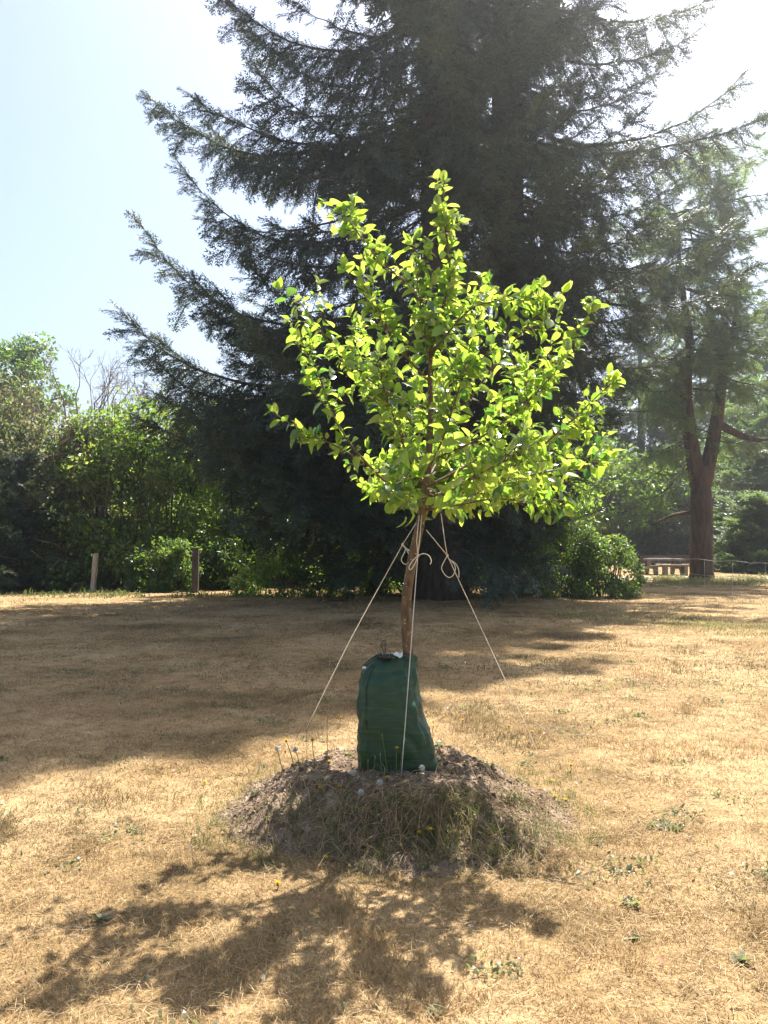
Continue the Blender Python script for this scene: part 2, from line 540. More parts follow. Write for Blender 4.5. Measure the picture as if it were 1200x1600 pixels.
for n, d0, d1 in ((26000, 2.2, 5.0), (22000, 5.0, 9.5)):   # matted thatch: longer bleached blades lying flat
    x, y = scatter_trapezoid(rng, n, d0, d1, .9)
    keep = (rng.uniform(0, 1, n) < sstep(.35, .7, fbm(x * 2.3, y * 2.3, 131))) & (mound_h(x, y) < lawn_z(x, y) + .01)
    x, y = x[keep], y[keep]; n = len(x)
    blades(acc, x, y, lawn_z(x, y) + rng.uniform(.012, .035, n), rng.uniform(.04, .10, n), np.full(n, .0024 if d0 < 3 else .004), np.full(n, 1.5), rng, np.clip(rng.normal(.85, .2, n), 0, 1))
tag(acc.build('dry_grass', M['straw'], smooth=False), 'short dry straw coloured grass covering the lawn', 'grass', kind='stuff')

# greener strips on the far right lawn and weedy fringe of the mound
acc = Acc()


def tuft(acc, rng, cx, cy, n, rad, ln, wid, tmean, mat=0):
    r = rad * np.sqrt(rng.uniform(0, 1, n)); a = rng.uniform(0, 6.283, n)
    x = cx + r * np.cos(a); y = cy + r * np.sin(a)
    blades(acc, x, y, surf(x, y), ln * rng.uniform(.4, 1.2, n), np.full(n, wid), np.abs(rng.normal(.45, .4, n)), rng, np.clip(rng.normal(tmean, .22, n), 0, 1), mat, .7)


for k in range(420):                                   # green strip by the right bush
    u = rng.uniform(860, 1230); v = 955 + (u - 860) * .085 + rng.normal(0, 7)
    p = hit(u, v)
    tuft(acc, rng, p[0], p[1], 16, .22, .10 * rng.uniform(.4, 1.2), .012, .62)
for k in range(150):                                   # round the foot of the forked tree
    u = rng.uniform(1020, 1200); p = hit(u, 908 + rng.normal(0, 4))
    tuft(acc, rng, p[0], p[1], 24, .4, .26 * rng.uniform(.5, 1.1), .03, .55)
for k in range(55):                                   # along the foot of the hedge
    u = rng.uniform(-60, 860); p = hit(u, 931 + rng.normal(0, 2))
    tuft(acc, rng, p[0], p[1], 24, .5, .28 * rng.uniform(.5, 1.1), .03, .3)
tag(acc.build('rough_grass', M['green'], smooth=False), 'longer green and straw grass along the lawn edges', 'grass', kind='stuff')

acc = Acc()
spots = [(360, 1215, 50, 14, .14, .45), (400, 1190, 40, 10, .16, .35), (390, 1240, 30, 9, .12, .35), (380, 1290, 40, 12, .10, .45),
         (430, 1260, 50, 14, .16, .35), (480, 1290, 60, 16, .17, .4), (530, 1250, 50, 14, .16, .35), (560, 1300, 60, 20, .18, .5),
         (620, 1270, 70, 24, .19, .62), (660, 1290, 70, 24, .2, .62), (700, 1300, 70, 22, .19, .68), (640, 1330, 50, 18, .15, .4),
         (760, 1280, 60, 20, .17, .6), (800, 1290, 50, 20, .19, .5), (830, 1285, 40, 24, .2, .42), (845, 1300, 25, 14, .18, .42), (780, 1320, 50, 14, .12, .7),
         (580, 1215, 45, 14, .15, .3), (630, 1225, 50, 16, .12, .5), (880, 1215, 30, 20, .20, .62), (895, 1190, 30, 10, .18, .62), (520, 1335, 60, 14, .1, .5),
         (700, 1345, 70, 16, .1, .6), (600, 1350, 70, 18, .1, .55), (440, 1310, 50, 12, .1, .5), (850, 1165, 40, 10, .16, .5), (560, 1160, 30, 12, .14, .4), (515, 1150, 30, 8, .14, .5)]
for (u, v, sp, k, ln, tm) in spots:
    for j in range(int(k * .45)):
        p = hit(u + rng.normal(0, sp * .8), v + rng.normal(8, 15))
        tuft(acc, rng, p[0], p[1], int(rng.uniform(5, 24)), .03, ln * rng.uniform(.18, .52), .0034, tm + rng.normal(.0, .22))
for j in range(90):                                   # thin weeds all over the front slope
    p = hit(rng.uniform(400, 860), rng.uniform(1235, 1350))
    tuft(acc, rng, p[0], p[1], 9, .05, .10 * rng.uniform(.6, 1.2), .0042, rng.uniform(.2, .9))
for j in range(170):                                   # fringe of weeds and straw that breaks the rim
    a = rng.uniform(0, 6.283); r_ = rng.uniform(.86, 1.12)
    cx_, cy_ = MX + 1.10 * r_ * math.cos(a), MY + (.98 if math.sin(a) < 0 else 1.05) * r_ * math.sin(a)
    tuft(acc, rng, cx_, cy_, int(rng.uniform(8, 26)), .06, rng.uniform(.05, .13), .0034, rng.uniform(.25, .95))
for j in range(60):                                    # fresh green weeds down the front
    p = hit(rng.uniform(420, 840), rng.uniform(1250, 1350))
    tuft(acc, rng, p[0], p[1], int(rng.uniform(8, 22)), .06, rng.uniform(.05, .12), .006, rng.uniform(.0, .22))
tag(acc.build('mound_grass', M['green'], smooth=False), 'ragged green and dead grass growing over the soil mound', 'grass', kind='stuff')

# loose chips, clods and dead stems on the mound
acc = Acc()
chip_v = np.array([[-.5, -.2, 0], [.5, -.16, .04], [.46, .2, -.04], [-.42, .22, .05], [0, 0, .22], [.02, .02, -.2]])
chip_t = np.array([[0, 1, 4], [1, 2, 4], [2, 3, 4], [3, 0, 4], [1, 0, 5], [2, 1, 5], [3, 2, 5], [0, 3, 5]])
n = 22000
x = rng.uniform(-1.15, 1.3, n); y = rng.uniform(3.72, 5.75, n)
k = mound_h(x, y) > lawn_z(x, y) - .005
x, y = x[k], y[k]; n = len(x)
dd = rng.normal(0, 1, (n, 3)); dd[:, 2] *= .35
acc.stamp(chip_v, chip_t, None, frames(dd, np.tile([0, 0, 1.0], (n, 1)), rng, .6), np.stack([x, y, surf(x, y) + .003], 1),
          .006 + .020 * rng.uniform(0, 1, n) ** 4, 0, np.clip(rng.normal(.5, .28, n), 0, 1))
n = 420                                                # clods
x = rng.uniform(-1.0, 1.15, n); y = rng.uniform(3.95, 5.5, n)
k = mound_h(x, y) > .06
x, y = x[k], y[k]; n = len(x)
acc.stamp(chip_v * np.array([1, 1.8, 2.0]), chip_t, None, frames(rng.normal(0, 1, (n, 3)), np.tile([0, 0, 1.0], (n, 1)), rng, .6), np.stack([x, y, surf(x, y)], 1),
          .012 + .034 * rng.uniform(0, 1, n) ** 2, 0, np.clip(rng.normal(.25, .2, n), 0, 1))
tag(acc.build('mulch_debris', M['chip'], smooth=False), 'loose bark chips and crumbs of soil over the mound', 'mulch', kind='stuff')

acc = Acc()
for j in range(700):                                   # straw stems lying on the slope
    u, v = (rng.uniform(520, 860), rng.uniform(1235, 1350)) if j < 380 else (rng.uniform(380, 880), rng.uniform(1160, 1340))
    p = hit(u, v); a = rng.uniform(0, 6.28); l = rng.uniform(.06, .26)
    q_ = np.array([p[0] + math.cos(a) * l, p[1] + math.sin(a) * l]); z2 = float(surf(*q_)) + rng.uniform(0, .03)
    mid = (p + np.array([q_[0], q_[1], z2])) / 2 + np.array([0, 0, rng.uniform(.01, .05)])
    acc.tube(spline([p, mid, [q_[0], q_[1], z2]], 5), np.linspace(.0016, .001, 5), 4, 0, rng.uniform(.2, 1), False)
tag(acc.build('dead_stalk_litter', M['straw']), 'tangle of dead straw stalks lying on the front of the mound', 'dead stalks', kind='stuff')

acc = Acc()
WLV = np.array([[0, -.03, 0], [0, .03, 0], [.35, .17, .08], [.35, -.17, .08], [.7, .17, .1], [.7, -.17, .1], [1, 0, .02]])
WLT = [[0, 1, 2], [0, 2, 3], [3, 2, 4], [3, 4, 5], [5, 4, 6]]
xs_, ys_ = scatter_trapezoid(rng, 150, 2.4, 11, .6)
for cx_, cy_ in zip(xs_, ys_):
    n = int(rng.uniform(8, 60)); sp = rng.uniform(.02, .11)
    x = cx_ + rng.normal(0, sp * 1.4, n); y = cy_ + rng.normal(0, sp, n)
    a = rng.uniform(0, 6.283, n); el = rng.uniform(.1, 1.0, n)
    d_ = np.stack([np.cos(a) * np.cos(el), np.sin(a) * np.cos(el), np.sin(el)], 1)
    acc.stamp(WLV, WLT, None, frames(d_, np.tile([0, 0, 1.0], (n, 1)), rng, .4), np.stack([x, y, surf(x, y) + .008], 1), rng.uniform(.018, .042, n), 0, rng.uniform(0, 1, n))
tag(acc.build('turf_weeds', M['olive'], smooth=False), 'small patches of low green weeds scattered through the dry lawn', 'weeds', kind='stuff')

acc = Acc()
leaf_v = np.array([[0, 0, 0], [.35, .28, .06], [.75, .22, .03], [1, 0, .08], [.75, -.22, .05], [.35, -.28, .1], [.5, 0, -.02]])
leaf_t = np.array([[0, 6, 1], [1, 6, 2], [2, 6, 3], [3, 6, 4], [4, 6, 5], [5, 6, 0]])
n = 300
x, y = scatter_trapezoid(rng, n, 2.4, 8, .5)
dd = rng.normal(0, 1, (n, 3)); dd[:, 2] *= .2
acc.stamp(leaf_v, leaf_t, None, frames(dd, np.tile([0, 0, 1.0], (n, 1)), rng, .4), np.stack([x, y, surf(x, y) + .018], 1), rng.uniform(.015, .04, n), 0, rng.uniform(0, 1, n) ** .8)
tag(acc.build('fallen_leaves', M['fallen']), 'small fallen leaves scattered over the dry lawn', 'leaves', kind='stuff')

# ------------------------------------------------------------------ foliage templates
def spray_template(rng, n_side=9, step=.11, bl=.17, bw=.062):
    """A flat conifer spray one unit long: side shoots clothed in needle blades."""
    V, T = [], []

    def blade(p, d, up, l, w):
        s = np.cross(d, up); s = s / (np.linalg.norm(s) + 1e-9) * w / 2
        i = len(V); V.extend([p - s, p + s, p + d * l]); T.append((i, i + 1, i + 2))

    def shoot(p, d, l):
        k = max(2, int(l / step))
        for j in range(k + 1):
            q = p + d * l * j / k
            for sgn in (-1, 1):
                side = np.cross(d, [0, 0, 1.0]) * sgn
                b = d * .8 + side * .55 + np.array([0, 0, rng.uniform(-.35, .35)])
                blade(q, b / np.linalg.norm(b), np.array([rng.normal(0, .3), rng.normal(0, .3), 1.0]), bl * rng.uniform(.7, 1.3), bw)
    shoot(np.zeros(3), np.array([1.0, 0, 0]), 1.0)
    for j in range(n_side):
        t = .08 + .85 * j / n_side
        sgn = 1 if j % 2 else -1
        a = math.radians(rng.uniform(42, 62)) * sgn
        d = np.array([math.cos(a), math.sin(a), rng.uniform(-.45, .05)]); d /= np.linalg.norm(d)
        shoot(np.array([t, 0, -.06 * t]), d, .45 * (1 - t) + .12)
    return np.array(V), np.array(T)


SPR = spray_template(np.random.default_rng(3))
SPR_C = spray_template(np.random.default_rng(4), 8, .14, .24, .09)


class Conifer:
    def __init__(s, seed, base, height, trunk_r, lean=(0, 0)):
        s.rng = np.random.default_rng(seed)
        s.b = np.array(base, float); s.h = height; s.r = trunk_r
        s.wood = Acc(); s.leafp, s.leafd, s.leafs, s.leaft = [], [], [], []
        s.coarse = ([], [], [], [])
        z = np.linspace(0, 1, 26)
        w = np.stack([np.sin(z * 5 + seed) * .12 + lean[0] * z, np.cos(z * 4 + seed) * .12 + lean[1] * z], 1)
        s.axis = np.stack([s.b[0] + w[:, 0] - w[0, 0], s.b[1] + w[:, 1] - w[0, 1], s.b[2] - .15 + z * height], 1)
        rad = trunk_r * (1 - z) ** .85 + .03; rad[0] *= 1.35
        s.wood.tube(s.axis, rad, 16)

    def at(s, z):
        return np.array([np.interp(z, s.axis[:, 2], s.axis[:, 0]), np.interp(z, s.axis[:, 2], s.axis[:, 1]), z])

    def branch(s, z0, az, L, s0=-.45, k=.38, dens=1.0, step=.20, spr=.52, hang=.8, coarse=False, bare=.16, tint=.4):
        rng = s.rng
        n = 14
        t = np.linspace(0, 1, n)
        o = s.at(z0)
        side = np.array([-math.sin(az), math.cos(az)]); fw = np.array([math.cos(az), math.sin(az)])
        wig = L * .05 * np.sin(t * rng.uniform(3, 6) + rng.uniform(0, 6))
        jit = np.cumsum(rng.normal(0, L * .007, n)); jit -= jit[0]
        pts = np.stack([o[0] + fw[0] * L * t + side[0] * wig, o[1] + fw[1] * L * t + side[1] * wig, z0 + L * (s0 * t + k * t ** 3) + jit], 1)
        r0 = .012 + .0095 * L
        s.wood.tube(pts, r0 * (1 - t * .92), 5)
        T = nrm(np.gradient(pts, axis=0))
        P_, D_, S_, T_ = s.coarse if coarse else (s.leafp, s.leafd, s.leafs, s.leaft)
        m = max(4, int(L * (1 - bare) / step))
        tip_t = tint + rng.normal(0, .12)
        for j in range(m):
            u = bare + (1 - bare) * (j + rng.uniform(0, .8)) / m
            if rng.uniform() > dens: continue
            p = np.array([np.interp(u, t, pts[:, c]) for c in range(3)])
            d = np.array([np.interp(u, t, T[:, c]) for c in range(3)])
            sg = 1 if j % 2 else -1
            sd_ = np.array([side[0], side[1], 0]) * sg
            bl = min(2.3, (.20 * L * (1 - u) ** .6 + .34) * rng.uniform(.6, 1.25)) * (1.3 if coarse else 1)
            droop = hang * (1 - u * .75) * rng.uniform(.5, 1.3)
            dir0 = d * .75 + sd_ * rng.uniform(.35, .95) + np.array([0, 0, -droop])
            dir0 /= np.linalg.norm(dir0)
            ns = max(1, int(round(bl / (spr * .62))))
            q = p.copy()
            tubep = [p.copy()]
            for i in range(ns):
                P_.append(q.copy()); dd = dir0 + rng.normal(0, .16, 3); D_.append(dd)
                S_.append(spr * rng.uniform(.75, 1.25)); T_.append(tip_t + rng.normal(0, .1))
                q = q + dir0 * bl / ns
                dir0 = dir0 + np.array([0, 0, -.22 * hang]); dir0 /= np.linalg.norm(dir0)
                tubep.append(q.copy())
            if not coarse and bl > .5:
                s.wood.tube(np.array(tubep), np.linspace(.012, .004, len(tubep)), 3, cap=False)
            # short upright spray on the limb itself
            if rng.uniform() < .75:
                P_.append(p.copy()); D_.append(d + sd_ * .4 + np.array([0, 0, rng.uniform(0, .5)])); S_.append(spr * rng.uniform(.5, .9)); T_.append(tip_t + rng.normal(0, .1))
        P_.append(pts[-2]); D_.append(T[-1]); S_.append(spr * 1.1); T_.append(tip_t)
        P_.append(pts[-1]); D_.append(T[-1]); S_.append(spr * .8); T_.append(tip_t)

    def to_tip(s, px, py, depth, s0=-.45, k=.55, **kw):
        """A branch whose tip stands where the photo shows one, at its own real depth."""
        tip = P(px, py, depth)
        for _ in range(3):
            z0 = tip[2]; a = s.at(z0)
            L = math.hypot(tip[0] - a[0], tip[1] - a[1]); z0 = tip[2] - L * (s0 + k)
            a = s.at(z0); L = math.hypot(tip[0] - a[0], tip[1] - a[1]); az = math.atan2(tip[1] - a[1], tip[0] - a[0])
        s.branch(tip[2] - L * (s0 + k), az, L, s0, k, **kw)

    def finish(s, root, needle, bark, crown_name='crown'):
        a = Acc()
        for (p, d, sc, tn), tpl in (((s.leafp, s.leafd, s.leafs, s.leaft), SPR), (s.coarse, SPR_C)):
            if len(p):
                p = np.array(p); d = np.array(d)
                a.stamp(tpl[0], tpl[1], None, frames(d, np.tile([0, 0, 1.0], (len(p), 1)) + s.rng.normal(0, .25, (len(p), 3)), s.rng, .35), p, np.array(sc), 0, np.clip(np.array(tn), 0, 1))
        a.build(crown_name, needle, root, smooth=False)
        s.wood.build('trunk', bark, root)
        print(root.name, 'sprays', len(s.leafp), len(s.coarse[0]))


# ------------------------------------------------------------------ the two big conifers
B1 = P(688, 938, 22.0); B1[2] = float(lawn_z(B1[0], B1[1]))
t1 = Conifer(1, B1, 46.0, .62)
rng = np.random.default_rng(101)
for (u, v, d, s0, k) in ((185, 482, 21, -.42, .52), (230, 378, 22.5, -.50, .62), (284, 268, 21.5, -.55, .62), (237, 137, 22, -.30, .40), (376, 22, 22.3, -.38, .62), (345, -6, 21, -.35, .40),
                         (205, 545, 20.5, -.42, .45), (400, 120, 20, -.5, .5), (330, 330, 20, -.5, .5), (300, 440, 19.5, -.45, .45), (232, 600, 21.5, -.42, .36), (215, 660, 20, -.4, .3), (250, 520, 23, -.45, .5), (330, 200, 23.5, -.4, .5), (300, 165, 20.8, -.4, .4)):
    t1.to_tip(u, v, d, s0, k, hang=1.35, step=.15)
z = 1.4
while z < 20.5:
    for j in range(5 if z < 8.5 else 4):
        az = rng.uniform(0, 6.283)
        env = 7.2 - 1.6 * (z / 18) - (1.2 if z < 3 else 0)
        L = env * rng.uniform(.5, .95)
        if math.cos(az) > .35: L *= .75
        t1.branch(z + L * .12, az, L, rng.uniform(-.55, -.3), rng.uniform(.2, .42), hang=1.1, dens=.92 if z < 8 else .70, tint=rng.uniform(.25, .5))
    z += rng.uniform(.42, .62)
while z < 45:
    for j in range(6):
        L = (6.7 * (1 - ((z - 18) / 28) ** 2.2) + .6) * rng.uniform(.7, 1.05)
        az = rng.uniform(0, 6.283)
        L *= 1 - .34 * max(0, math.cos(az + .5)) + .14 * max(0, -math.cos(az))
        t1.branch(z, az, L, -.3, .2, coarse=True, spr=1.0, step=.5, hang=.7)
    z += .75
for k_ in range(26):                                   # broad low skirts on the open left side
    zz = rng.uniform(2.6, 7.6)
    t1.branch(zz + 1.0, rng.uniform(2.5, 4.1), rng.uniform(5.2, 7.6), rng.uniform(-.5, -.35), rng.uniform(.3, .5), hang=1.3, step=.17, tint=rng.uniform(.25, .6))
for k_ in range(20):
    zz = rng.uniform(8, 19)
    t1.branch(zz + .6, rng.uniform(-2.3, -.9), rng.uniform(2.6, 5.2), rng.uniform(-.55, -.35), rng.uniform(.2, .4), hang=1.4, dens=.9, tint=rng.uniform(.25, .6))
root = thing('tall_conifer', 'tall dark spruce with sweeping upturned branches rising straight behind the apple tree', 'conifer', B1, 'large dark conifers behind the young tree')
t1.finish(root, M['needle'], M['spruce_bark'])

B2 = P(805, 930, 24.5); B2[2] = float(lawn_z(B2[0], B2[1]))
t2 = Conifer(2, B2, 38.0, .66)
for (u, v, d, s0, k) in ((1197, 185, 24, -.18, .26), (1148, 128, 25, -.15, .40), (1158, 322, 23.5, -.35, .5), (1166, 415, 24.5, -.42, .42), (1085, 45, 24, -.2, .3), (1112, 0, 25.5, -.15, .3),
                         (1050, 250, 23, -.4, .4), (1020, 420, 22.5, -.5, .4), (1080, 340, 25.5, -.4, .4), (1030, 120, 23, -.3, .35)):
    t2.to_tip(u, v, d, s0, k, hang=1.0)
z = 2.2
while z < 20:
    for j in range(5 if z < 8 else 4):
        az = rng.uniform(0, 6.283)
        L = (5.9 - 1.0 * (z / 18)) * rng.uniform(.5, .95)
        if z < 7.5 and math.cos(az) > .1: L *= .45
        t2.branch(z + L * .1, az, L, rng.uniform(-.5, -.25), rng.uniform(.2, .42), hang=1.1, dens=.9 if z < 8 else .72, tint=rng.uniform(.25, .5))
    z += rng.uniform(.55, .8)
while z < 37:
    for j in range(6):
        L = (4.8 * (1 - ((z - 20) / 18.5) ** 2) + .6) * rng.uniform(.7, 1.05)
        t2.branch(z, rng.uniform(0, 6.283), L, -.3, .2, coarse=True, spr=1.0, step=.5, hang=.7)
    z += .85
for (u, v, d) in ((1040, 470, 22), (1010, 350, 21.5), (1000, 520, 22), (1060, 560, 24), (985, 600, 22.5), (1030, 300, 22), (960, 260, 20), (930, 380, 19.5), (900, 150, 20), (1000, 180, 22), (880, 300, 19), (840, 60, 19.5)):
    t2.to_tip(u, v, d, -.5, .35, hang=1.3, step=.18)
for k_ in range(18):
    zz = rng.uniform(8, 21)
    t2.branch(zz + .6, rng.uniform(-2.3, -.9), rng.uniform(2.4, 4.8), rng.uniform(-.55, -.35), rng.uniform(.2, .4), hang=1.4, dens=.9, tint=rng.uniform(.25, .6))
root = thing('tall_conifer', 'second tall dark conifer with long level boughs, right of and behind the big spruce', 'conifer', B2, 'large dark conifers behind the young tree')
t2.finish(root, M['needle'], M['spruce_bark'])

# ------------------------------------------------------------------ forked conifer on the right
B3 = P(1097, 905, 33.0); B3[2] = float(lawn_z(B3[0], B3[1]))
root = thing('forked_tree', 'red-brown forked trunk standing on the sunlit lawn at right, pale green hanging sprays', 'tree', B3)
f3 = Conifer(3, B3 + np.array([.1, .3, 0]), 3.0, .30)
f3.wood = Acc()
w = f3.wood


def pxpath(ctrl, depth, n):
    return spline([P(u, v, depth + (c[0] if c else 0)) for (u, v, *c) in ctrl], n)


stem = pxpath([(1097, 912), (1096, 880), (1096, 800), (1095, 765), (1095, 728)], 33, 14)
w.tube(stem, np.interp(np.linspace(0, 1, 14), [0, .12, .6, 1], [.62, .48, .44, .36]), 14)
w.tube(pxpath([(1092, 760), (1082, 705), (1074, 650), (1072, 600), (1078, 540), (1070, 480), (1062, 420), (1060, 360)], 33, 18), np.linspace(.36, .06, 18), 10)
w.tube(pxpath([(1098, 762), (1111, 705), (1121, 650), (1127, 600), (1132, 550), (1142, 530), (1150, 490), (1148, 440)], 33, 18), np.linspace(.34, .05, 18), 10)
w.tube(pxpath([(1118, 660), (1140, 672), (1165, 683), (1195, 688), (1235, 680)], 33, 12), np.linspace(.20, .07, 12), 8)
w.tube(pxpath([(1088, 800), (1050, 806), (1020, 820)], 33, 8), np.linspace(.12, .04, 8), 6)
f3.axis = np.array([[B3[0] - .35, 33.0, -1], [B3[0] - .35, 33.0, 30]])
rng = np.random.default_rng(303)
for (u, v, d, s0, k) in ((955, 560, 31, -.3, .2), (985, 470, 32, -.3, .25), (950, 640, 30, -.4, .2), (1000, 700, 30.5, -.45, .2), (960, 720, 31.5, -.5, .2), (1020, 620, 30, -.4, .2), (1040, 480, 31, -.3, .3),
                         (1010, 540, 29.5, -.4, .25), (1050, 650, 30, -.4, .2), (990, 780, 31, -.6, .2), (1040, 745, 32, -.6, .2), (1100, 500, 30, -.3, .3), (1150, 430, 33, -.2, .3), (1175, 490, 34, -.2, .3),
                         (1100, 430, 31, -.2, .3), (1060, 420, 32, -.2, .3), (1010, 420, 33, -.2, .3), (1165, 560, 35, -.4, .3), (1130, 395, 33, -.2, .3), (975, 600, 29, -.4, .2), (1195, 520, 33, -.3, .3), (1185, 690, 33, -.3, .1), (1210, 700, 32.5, -.3, .1)):
    f3.to_tip(u, v, d, s0, k, hang=1.3, step=.26, spr=.5, tint=rng.uniform(.35, .75))
for zz in np.arange(7.2, 18, .42):
    f3.axis[:, 0] = B3[0] + (-.45 if rng.uniform() < .5 else .9)
    for j in range(6):
        f3.branch(zz + .8, rng.uniform(0, 6.28), rng.uniform(1.6, 3.6) * (1 - .4 * sstep(13, 18, zz)), -.35, .25, hang=1.3, spr=.5, step=.26, tint=rng.uniform(.3, .8))
f3.finish(root, M['needle_light'], M['brown_bark'])

# ------------------------------------------------------------------ background conifers
def far_conifer(seed, px, py_top, depth, width, label, mat, z_low=.6, dens=1.0):
    b = P(px, 870, depth); b[2] = float(lawn_z(b[0], b[1]))
    h = P(px, py_top, depth)[2] - b[2]
    c = Conifer(seed, b, h, .018 * h + .06)
    rng = c.rng; z = z_low
    while z < h * .985:
        for j in range(4):
            L = width * (1 - (z / h) ** 1.4) * rng.uniform(.7, 1.1) + .25
            c.branch(b[2] + z, rng.uniform(0, 6.283), L, -.35, .25, coarse=True, spr=.95, step=.42, hang=.8, tint=rng.uniform(.3, .8))
        z += h * .034
    r = thing('background_conifer', label, 'conifer', b, 'conifers at the far side of the lawn')
    c.finish(r, mat, M['spruce_bark'])


far_conifer(21, 1230, 455, 52, 5.2, 'pale green conifer cut by the right edge of the photo', M['needle_light'])
far_conifer(22, 1165, 770, 47, 2.0, 'small rounded grey-green conifer just right of the forked trunk', M['needle_light'], .2)
far_conifer(23, 1190, 770, 41, 1.9, 'low bushy conifer closest to the right edge beside the wire fence', M['needle_light'], .15)
far_conifer(24, 1000, 470, 66, 6.5, 'distant conifer showing between the apple tree and the forked trunk', M['needle'])
far_conifer(25, 1120, 520, 75, 6.0, 'distant conifer seen through the fork of the brown trunk', M['needle_light'])
far_conifer(26, 900, 430, 70, 7.0, 'distant conifer behind the right side of the young tree crown', M['needle'])
far_conifer(27, 1060, 600, 84, 5.5, 'shorter distant conifer left of the forked trunk', M['needle'])
far_conifer(28, 1165, 590, 88, 5.5, 'farthest conifer right of the forked trunk', M['needle_light'])

# ------------------------------------------------------------------ leafy trees and shrubs
LEAF_V = np.array([[0, 0, 0], [.45, .27, .07], [1, 0, -.06], [.45, -.27, .07]])
LEAF_T = np.array([[0, 2, 1], [0, 3, 2]])


def leafy(acc, rng, centers, radii, n, size, tint_c, flat=.55, droop=.3):
    k = rng.integers(0, len(centers), n)
    v = rng.normal(0, 1, (n, 3)); v = nrm(v) * (rng.uniform(0, 1, n) ** .30)[:, None]
    p = centers[k] + v * radii[k][:, None] * np.array([1, 1, .75])
    p[:, 2] = np.maximum(p[:, 2], .04)
    d = nrm(v) * .5 + rng.normal(0, .6, (n, 3)); d[:, 2] -= droop
    up = np.tile([0, 0, 1.0], (n, 1)) + rng.normal(0, flat, (n, 3))
    acc.stamp(LEAF_V, LEAF_T, None, frames(d, up), p, size * rng.uniform(.6, 1.35, n), 0, np.clip(tint_c[k] + rng.normal(0, .12, n), 0, 1))


def shrub(name, label, cat, seed, px, base_py, depth, w_, h, n, size, mat, group=None, clumps=44, dpt=None, tint=.5, stems=12, lo=.08, twigs=0, puff=.16, canes=14):
    rng = np.random.default_rng(seed)
    b = P(px, 900, depth); b[2] = float(lawn_z(b[0], b[1]))
    dpt = dpt or w_ * .7
    a = rng.uniform(0, 6.283, clumps); r = np.sqrt(rng.uniform(.05, 1, clumps))
    hh = lo + (1 - lo) * rng.uniform(0, 1, clumps)
    shrink = np.sqrt(np.clip(1 - (hh * .95) ** 2.6, .05, 1)); low_ = hh < .3
    cen = np.stack([b[0] + np.cos(a) * r * w_ * shrink, b[1] + np.sin(a) * r * dpt * shrink, b[2] + hh * h * rng.uniform(.85, 1.08, clumps)], 1)
    rad = np.clip(rng.normal(puff, .05, clumps), .07, .30) * (h * .5 + w_ * .5)
    k_ = max(6, clumps // 5); a = rng.uniform(0, 6.283, k_)     # skirt of low growth round the foot
    cen = np.concatenate([cen, np.stack([b[0] + np.cos(a) * w_ * .92, b[1] + np.sin(a) * dpt * .92, np.full(k_, b[2] + .10 * h)], 1)])
    rad = np.concatenate([rad, np.full(k_, .16 * (h * .5 + w_ * .5))]); clumps += k_
    root = thing(name, label, cat, b, group)
    acc = Acc()
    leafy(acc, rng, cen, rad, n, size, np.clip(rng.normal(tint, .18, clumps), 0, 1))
    wood = Acc()
    for j in range(canes):                             # arching canes reaching out past the bush
        aa = rng.uniform(0, 6.283); rr = rng.uniform(.9, 1.25); top_ = h * rng.uniform(.55, 1.12)
        o = b + np.array([math.cos(aa) * w_ * .3, math.sin(aa) * dpt * .3, 0])
        m_ = b + np.array([math.cos(aa) * w_ * .62 * rr, math.sin(aa) * dpt * .62 * rr, top_])
        e = b + np.array([math.cos(aa) * w_ * 1.05 * rr, math.sin(aa) * dpt * 1.05 * rr, top_ * rng.uniform(.45, .85)])
        pth = spline([o, m_, e], 12); wood.tube(pth, np.linspace(.014, .005, 12), 4)
        k_ = np.clip(rng.normal(7.5, 2.6, 26).astype(int), 3, 11)
        leafy(acc, rng, pth[k_], np.full(26, size * 1.3), 40, size, np.full(26, tint), .6, .3)
    acc.build('foliage', mat, root, smooth=False)
    acc = wood
    for j in range(stems):
        c = cen[rng.integers(0, clumps)]
        o = np.array([b[0] + rng.normal(0, w_ * .2), b[1] + rng.normal(0, dpt * .2), b[2] - .05])
        mid = (o + c) / 2 + np.array([rng.normal(0, .1), rng.normal(0, .1), .15 * h])
        acc.tube(spline([o, mid, c], 7), np.linspace(.035, .008, 7) * (.4 + h * .15), 5)
    for j in range(twigs):
        c = cen[rng.integers(0, clumps)]
        d = nrm(rng.normal(0, .9, 3) + np.array([0, -1.0, .6])); l = rng.uniform(.5, 1.3) * h * .26
        acc.tube(spline([c, c + d * l * .5 + rng.normal(0, .05, 3), c + d * l + rng.normal(0, .2, 3) * l], 5), np.linspace(.018, .007, 5), 4)
    acc.build('stem', M['stem'] if not twigs else M['twig'], root)
    return cen


HG = 'shrubs in the hedge at the far edge of the lawn'
# left hedge and the dark bank behind the spruce
shrub('hedge_shrub', 'dense dark shrub at the far left edge of the photo', 'shrub', 31, -30, 920, 27.5, 3.0, 6.6, 13429, 0.18, M['olive'], HG, clumps=75, puff=.15, lo=.02, tint=.5, twigs=110)
shrub('hedge_shrub', 'brown-tinged twiggy shrub left of the pale fence post', 'shrub', 32, 80, 920, 28.0, 2.7, 6.0, 13429, 0.17, M['olive'], HG, clumps=75, puff=.15, lo=.02, tint=.6, twigs=160)
shrub('hedge_shrub', 'bright green leafy shrub right behind the pale fence post', 'shrub', 33, 165, 920, 27.8, 2.6, 6.1, 16786, 0.17, M['shrub'], HG, clumps=75, puff=.15, lo=.02, tint=.62)
shrub('hedge_shrub', 'green shrub between the pale post and the dark post', 'shrub', 34, 255, 920, 28.6, 2.8, 6.4, 16786, 0.17, M['shrub'], HG, clumps=75, puff=.15, lo=.02, tint=.55)
